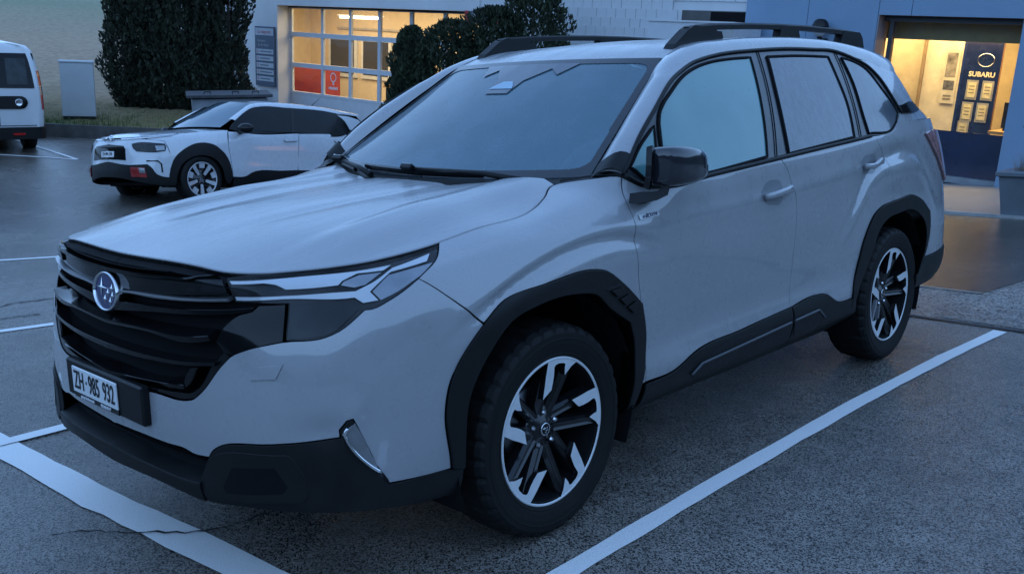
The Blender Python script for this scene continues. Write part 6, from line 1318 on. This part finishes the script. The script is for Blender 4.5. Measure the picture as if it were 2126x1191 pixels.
# banner over the garage door
bn=bld('garage_banner'); tag(bn,'dark banner with a red end and white letters above the garage door','banner')
wbox('cloth',-10.15,-9.30,-.03,-.015,1.90,2.13,M_sb,bn); wbox('red_end',-10.27,-10.15,-.032,-.014,1.90,2.14,plain('banner_red',(.40,.03,.03),.6),bn); place_text('banner_lettering','IN',.17,(-9.98,-.033,2.03),(1,0,0),(0,0,1),M_whitep,bn,shear=-.2,bold=.004); wbox('red_end',-9.42,-9.30,-.032,-.014,1.90,2.13,plain('banner_red',(.40,.03,.03),.6),bn)
# shingles
M_sh=plain('shingle_white',(.60,.62,.64),.6,var=.08,vscale=.8); shm=None; shw=empty('shingle_cladding',parent=ws_)
mesh=MB().box((0,0,0),(.205,.010,.168)).mesh(); mesh.materials.append(M_sh); cnt=0
for r in range(9):
    c=1.55+.157*r
    for k in range(27):
        a=-9.45+.2105*k+(.105 if r%2 else 0)+(random.random()-.5)*.006
        if a>-4.15 or (a>-5.35 and 2.06<c+.08 and c-.08<2.28): continue
        o=link('shingle',mesh,shw); o.location=(a,.010+.004*random.random(),c); o.rotation_euler=(R(2.5),R(random.random()*.8-.4),0); cnt+=1
# recess and white canopy box
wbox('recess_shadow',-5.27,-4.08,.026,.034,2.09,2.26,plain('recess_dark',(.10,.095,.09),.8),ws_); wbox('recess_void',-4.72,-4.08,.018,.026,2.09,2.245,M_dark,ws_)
cb=bld('white_wall_box'); tag(cb,'plain white box with a flat top standing before the shingle wall','box')
wbox('box_body',-5.24,-3.72,-1.0,-.12,-.2,2.045,plain('box_white',(.58,.60,.63),.55,var=.05),cb); wbox('box_cap',-5.26,-3.70,-1.02,-.12,2.045,2.072,M_wall,cb)
wbox('grey_side',-4.10,-3.725,-1.004,-1.0,-.2,1.98,plain('box_grey',(.35,.36,.36),.6),cb)
# ================================================================ showroom
sr=bld('showroom_building'); tag(sr,'blue grey panelled showroom with a lit display window','building')
WA0,WA1,WC1=-1.94,.0,2.26
def pnl(a0,a1,c0,c1): wbox('wall_panel',a0+.004,a1-.004,-.04,.0,c0+.004,c1-.004,M_panel,sr)
wbox('wall',-4.06,WA0,.0,.3,-.3,4.2,M_clad,sr); wbox('wall',WA1,4.5,.0,.3,-.3,4.2,M_clad,sr); wbox('lintel',WA0,WA1,.0,.3,WC1,4.2,M_clad,sr)
pnl(-4.06,-3.015,-.1,4.2); pnl(-3.015,WA0,-.1,4.2); pnl(WA0,-1.47,WC1,4.2); pnl(-1.47,1.05,WC1,4.2); pnl(WA1,2.2,-.02,WC1); pnl(1.05,3.3,WC1,4.2)
dw=empty('display_window',parent=sr); M_fd=plain('frame_dark',(.05,.055,.065),.4)
wbox('reveal',WA0,WA0+.02,-.035,.35,.0,WC1,plain('reveal_grey',(.22,.24,.27),.5),dw); wbox('frame_jamb',WA0+.10,WA0+.16,.20,.30,.0,WC1,M_fd,dw); wbox('frame_head',WA0+.02,WA1,.18,.30,WC1-.075,WC1-.0,M_fd,dw); wbox('frame_jamb',WA1-.03,WA1,.18,.30,.0,WC1-.075,M_fd,dw); wbox('frame_sill',WA0+.02,WA1,.15,.32,-.02,.07,plain('sill_steel',(.30,.33,.36),.35,metal=.5),dw)
wbox('glass_pane',WA0+.16,WA1-.03,.25,.256,.70,WC1-.075,M_gl,dw); wbox('navy_film',WA0+.16,WA1-.03,.24,.262,.07,.70,plain('navy_film',(.010,.018,.055),.10,coat=.7,var=.2),dw); wbox('step',WA0-1.2,WA1+.35,-.30,.0,-.14,-.03,plain('step_stone',(.30,.31,.31),.5),sr)
rm=empty('showroom_interior',parent=sr); M_y=plain('room_yellow',(.66,.52,.30),.8,var=.06); M_or=plain('room_orange',(.62,.30,.04),.7)
wbox('back_wall',-6,1.5,3.6,3.7,-.2,3.2,M_y,rm); wbox('ceiling',-6,1.5,.3,3.7,2.62,2.7,M_y,rm); wbox('floor',-6,1.5,.3,3.7,-.1,-.02,plain('room_floor2',(.22,.2,.18),.4),rm); wbox('bulkhead',-6,1.5,.62,.72,1.95,2.62,plain('bulkhead',(.42,.32,.14),.8),rm); wbox('side_wall',-6,-5.9,.3,3.6,-.1,2.62,M_y,rm); wbox('side_wall',1.4,1.5,.3,3.6,-.1,2.62,M_or,rm)
wbox('partition',-2.55,-1.86,2.05,2.15,-.05,2.45,plain('partition_cream',(.60,.50,.34),.7),rm); wbox('partition',-1.84,-1.28,1.98,2.10,-.05,2.45,plain('partition_white',(.66,.60,.48),.7),rm); wbox('partition_edge',-1.875,-1.845,1.9,2.15,-.05,2.45,plain('partition_brown',(.25,.18,.10),.7),rm); wbox('orange_wall',-.62,1.4,2.9,3.0,-.05,2.6,M_or,rm)
ps=empty('window_poster',parent=sr); wbox('poster_sheet',-1.53,-1.31,1.955,1.965,1.00,1.83,plain('poster_pale',(.58,.54,.45),.6),ps); wbox('poster_picture',-1.50,-1.34,1.950,1.955,1.42,1.79,plain('poster_photo',(.20,.18,.16),.5,var=.7,vscale=9),ps); wbox('poster_picture',-1.50,-1.34,1.950,1.955,1.22,1.36,plain('poster_photo2',(.12,.12,.13),.5,var=.8,vscale=14),ps)
for k in range(2): wbox('poster_print',-1.48,-1.36,1.951,1.955,1.06+.05*k,1.085+.05*k,plain('poster_ink',(.2,.18,.15),.6),ps)
nv=empty('brand_display',parent=sr); M_nv=plain('display_navy',(.008,.016,.075),.25,coat=.4,var=.2); wbox('display_panel',-1.235,-.70,1.96,2.04,.0,2.2,M_nv,nv); wbox('display_side',-1.36,-1.24,1.99,2.05,.0,2.2,plain('display_blue',(.015,.035,.16),.3,coat=.4),nv)
mb=MB(); 
for i in range(40):
    th=2*math.pi*i/40
    for f,h in((.90,1.948),(.95,1.944),(1.0,1.95)): mb.add([(-.92+.125*f*math.cos(th),h,1.70+.105*f*math.sin(th))],[])
mb.f=[[i*3+j,i*3+j+1,((i+1)%40)*3+j+1,((i+1)%40)*3+j] for i in range(40) for j in range(2)]; mb.mi=[0]*80; mb.sm=[True]*80; mb.build('display_emblem_ring',M_chrome,nv)
for a,c,r_ in((-.955,1.72,.07),(-.87,1.725,.026),(-.90,1.69,.026),(-.86,1.68,.026),(-.93,1.66,.026),(-.88,1.65,.026)):
    MB().add([(a+r_*(1 if i%2==0 else .18)*math.cos(i*math.pi/4),1.946,c+r_*.8*(1 if i%2==0 else .18)*math.sin(i*math.pi/4)) for i in range(8)],[list(range(8))]).build('display_star',M_chrome,nv)
place_text('display_lettering','SUBARU',.105,(-.95,1.955,1.48),(1,0,0),(0,0,1),plain('letter_pale',(.75,.68,.5),.4),nv,bold=.003,sx=1.0)
M_cert=plain('certificate',(.62,.56,.36),.6,var=.15,vscale=20)
for a,c in((-1.06,1.24),(-.83,1.24),(-1.08,.90),(-.86,.90),(-1.10,.60)):
    f_=wbox('certificate_frame',a-.085,a+.085,1.945,1.96,c-.15,c+.15,plain('frame_silver',(.5,.47,.4),.3,metal=.5),nv); wbox('certificate_sheet',a-.06,a+.06,1.938,1.945,c-.115,c+.115,M_cert,f_)
    for k in range(3): wbox('certificate_print',a-.04,a+.04,1.9365,1.938,c+.05-.05*k,c+.065-.05*k,plain('poster_ink',(.2,.18,.15),.6),f_)
mn=empty('desk_screen',parent=sr); wbox('screen_back',-.46,-.30,1.60,1.66,.72,1.10,M_dark,mn); wbox('screen_foot',-.42,-.34,1.56,1.70,.68,.72,M_dark,mn); wbox('desk_top',-.55,.4,1.3,1.95,.64,.68,plain('desk_wood',(.4,.25,.1),.5),rm)
area_light('showroom_ceiling_glow',-1.2,1.7,2.55,3.6,1.6,115,(1,.70,.34))
# wall lamp
wl_=bld('wall_lamp'); tag(wl_,'round black wall lamp on the blue panelled showroom wall','lamp'); mb=MB(); mb.lathe([(0,.16),(.06,.155),(.10,.12),(.125,.06),(.128,.0),(.0,-.002)],24,axis='z',c=(-2.72,-.20,2.02)); mb.build('lamp_hood',M_gloss,wl_); mb=MB(); mb.lathe([(.0,-.10),(.06,-.09),(.085,-.05),(.09,0)],20,axis='z',c=(-2.72,-.20,2.015)); mb.build('lamp_globe',plain('lamp_globe',(.35,.38,.40),.2,coat=.5),wl_); MB().tube([(-2.72,-.04,1.84),(-2.72,-.12,1.86),(-2.72,-.20,1.92)],.035,8).build('lamp_bracket',M_clad,wl_); wbox('lamp_plate',-2.79,-2.65,-.06,-.04,1.72,1.90,M_clad,wl_)
# planter
pt_=empty('stone_planter',(9.15,.10,.024)); tag(pt_,'grey square planter with dry grass at the right edge by the showroom','planter'); M_pl=plain('planter_grey',(.13,.15,.17),.6,var=.15,vscale=4)
mb=MB(); mb.sweep([(0,0,0),(0,0,.44)],[[(-.27,-.27),(-.27,.27),(.27,.27),(.27,-.27)],[(-.31,-.31),(-.31,.31),(.31,.31),(.31,-.31)]],up=(1,0,0)); mb.build('tub',M_pl,pt_); MB().box((0,0,.445),(.68,.68,.05),bev=.008).build('rim',M_pl,pt_)
mb=MB()
for k in range(420):
    a=random.random()*6.28; r_=.24*math.sqrt(random.random()); h=.08+.16*random.random(); l=.06; b=random.random()*6.28; x,y=r_*math.cos(a),r_*math.sin(a); mb.add([(x-.004,y,.46),(x+.004,y,.46),(x+l*math.cos(b),y+l*math.sin(b),.46+h)],[(0,1,2)])
mb.build('dry_grass',plain('straw',(.30,.22,.14),.9,var=.3),pt_); tw=MB()
for k in range(4):
    x0=-.05+.05*k; p_=[(x0,.05,.45)]; 
    for j in range(5): q=p_[-1]; p_.append((q[0]+(random.random()-.6)*.08,q[1]+(random.random()-.4)*.08,q[2]+.14))
    tw.tube(p_,[.007,.006,.005,.004,.003,.002],5); q=p_[3]; tw.tube([q,(q[0]-.10,q[1]+.03,q[2]+.07)],.003,4)
tw.build('twigs',M_bark,pt_)
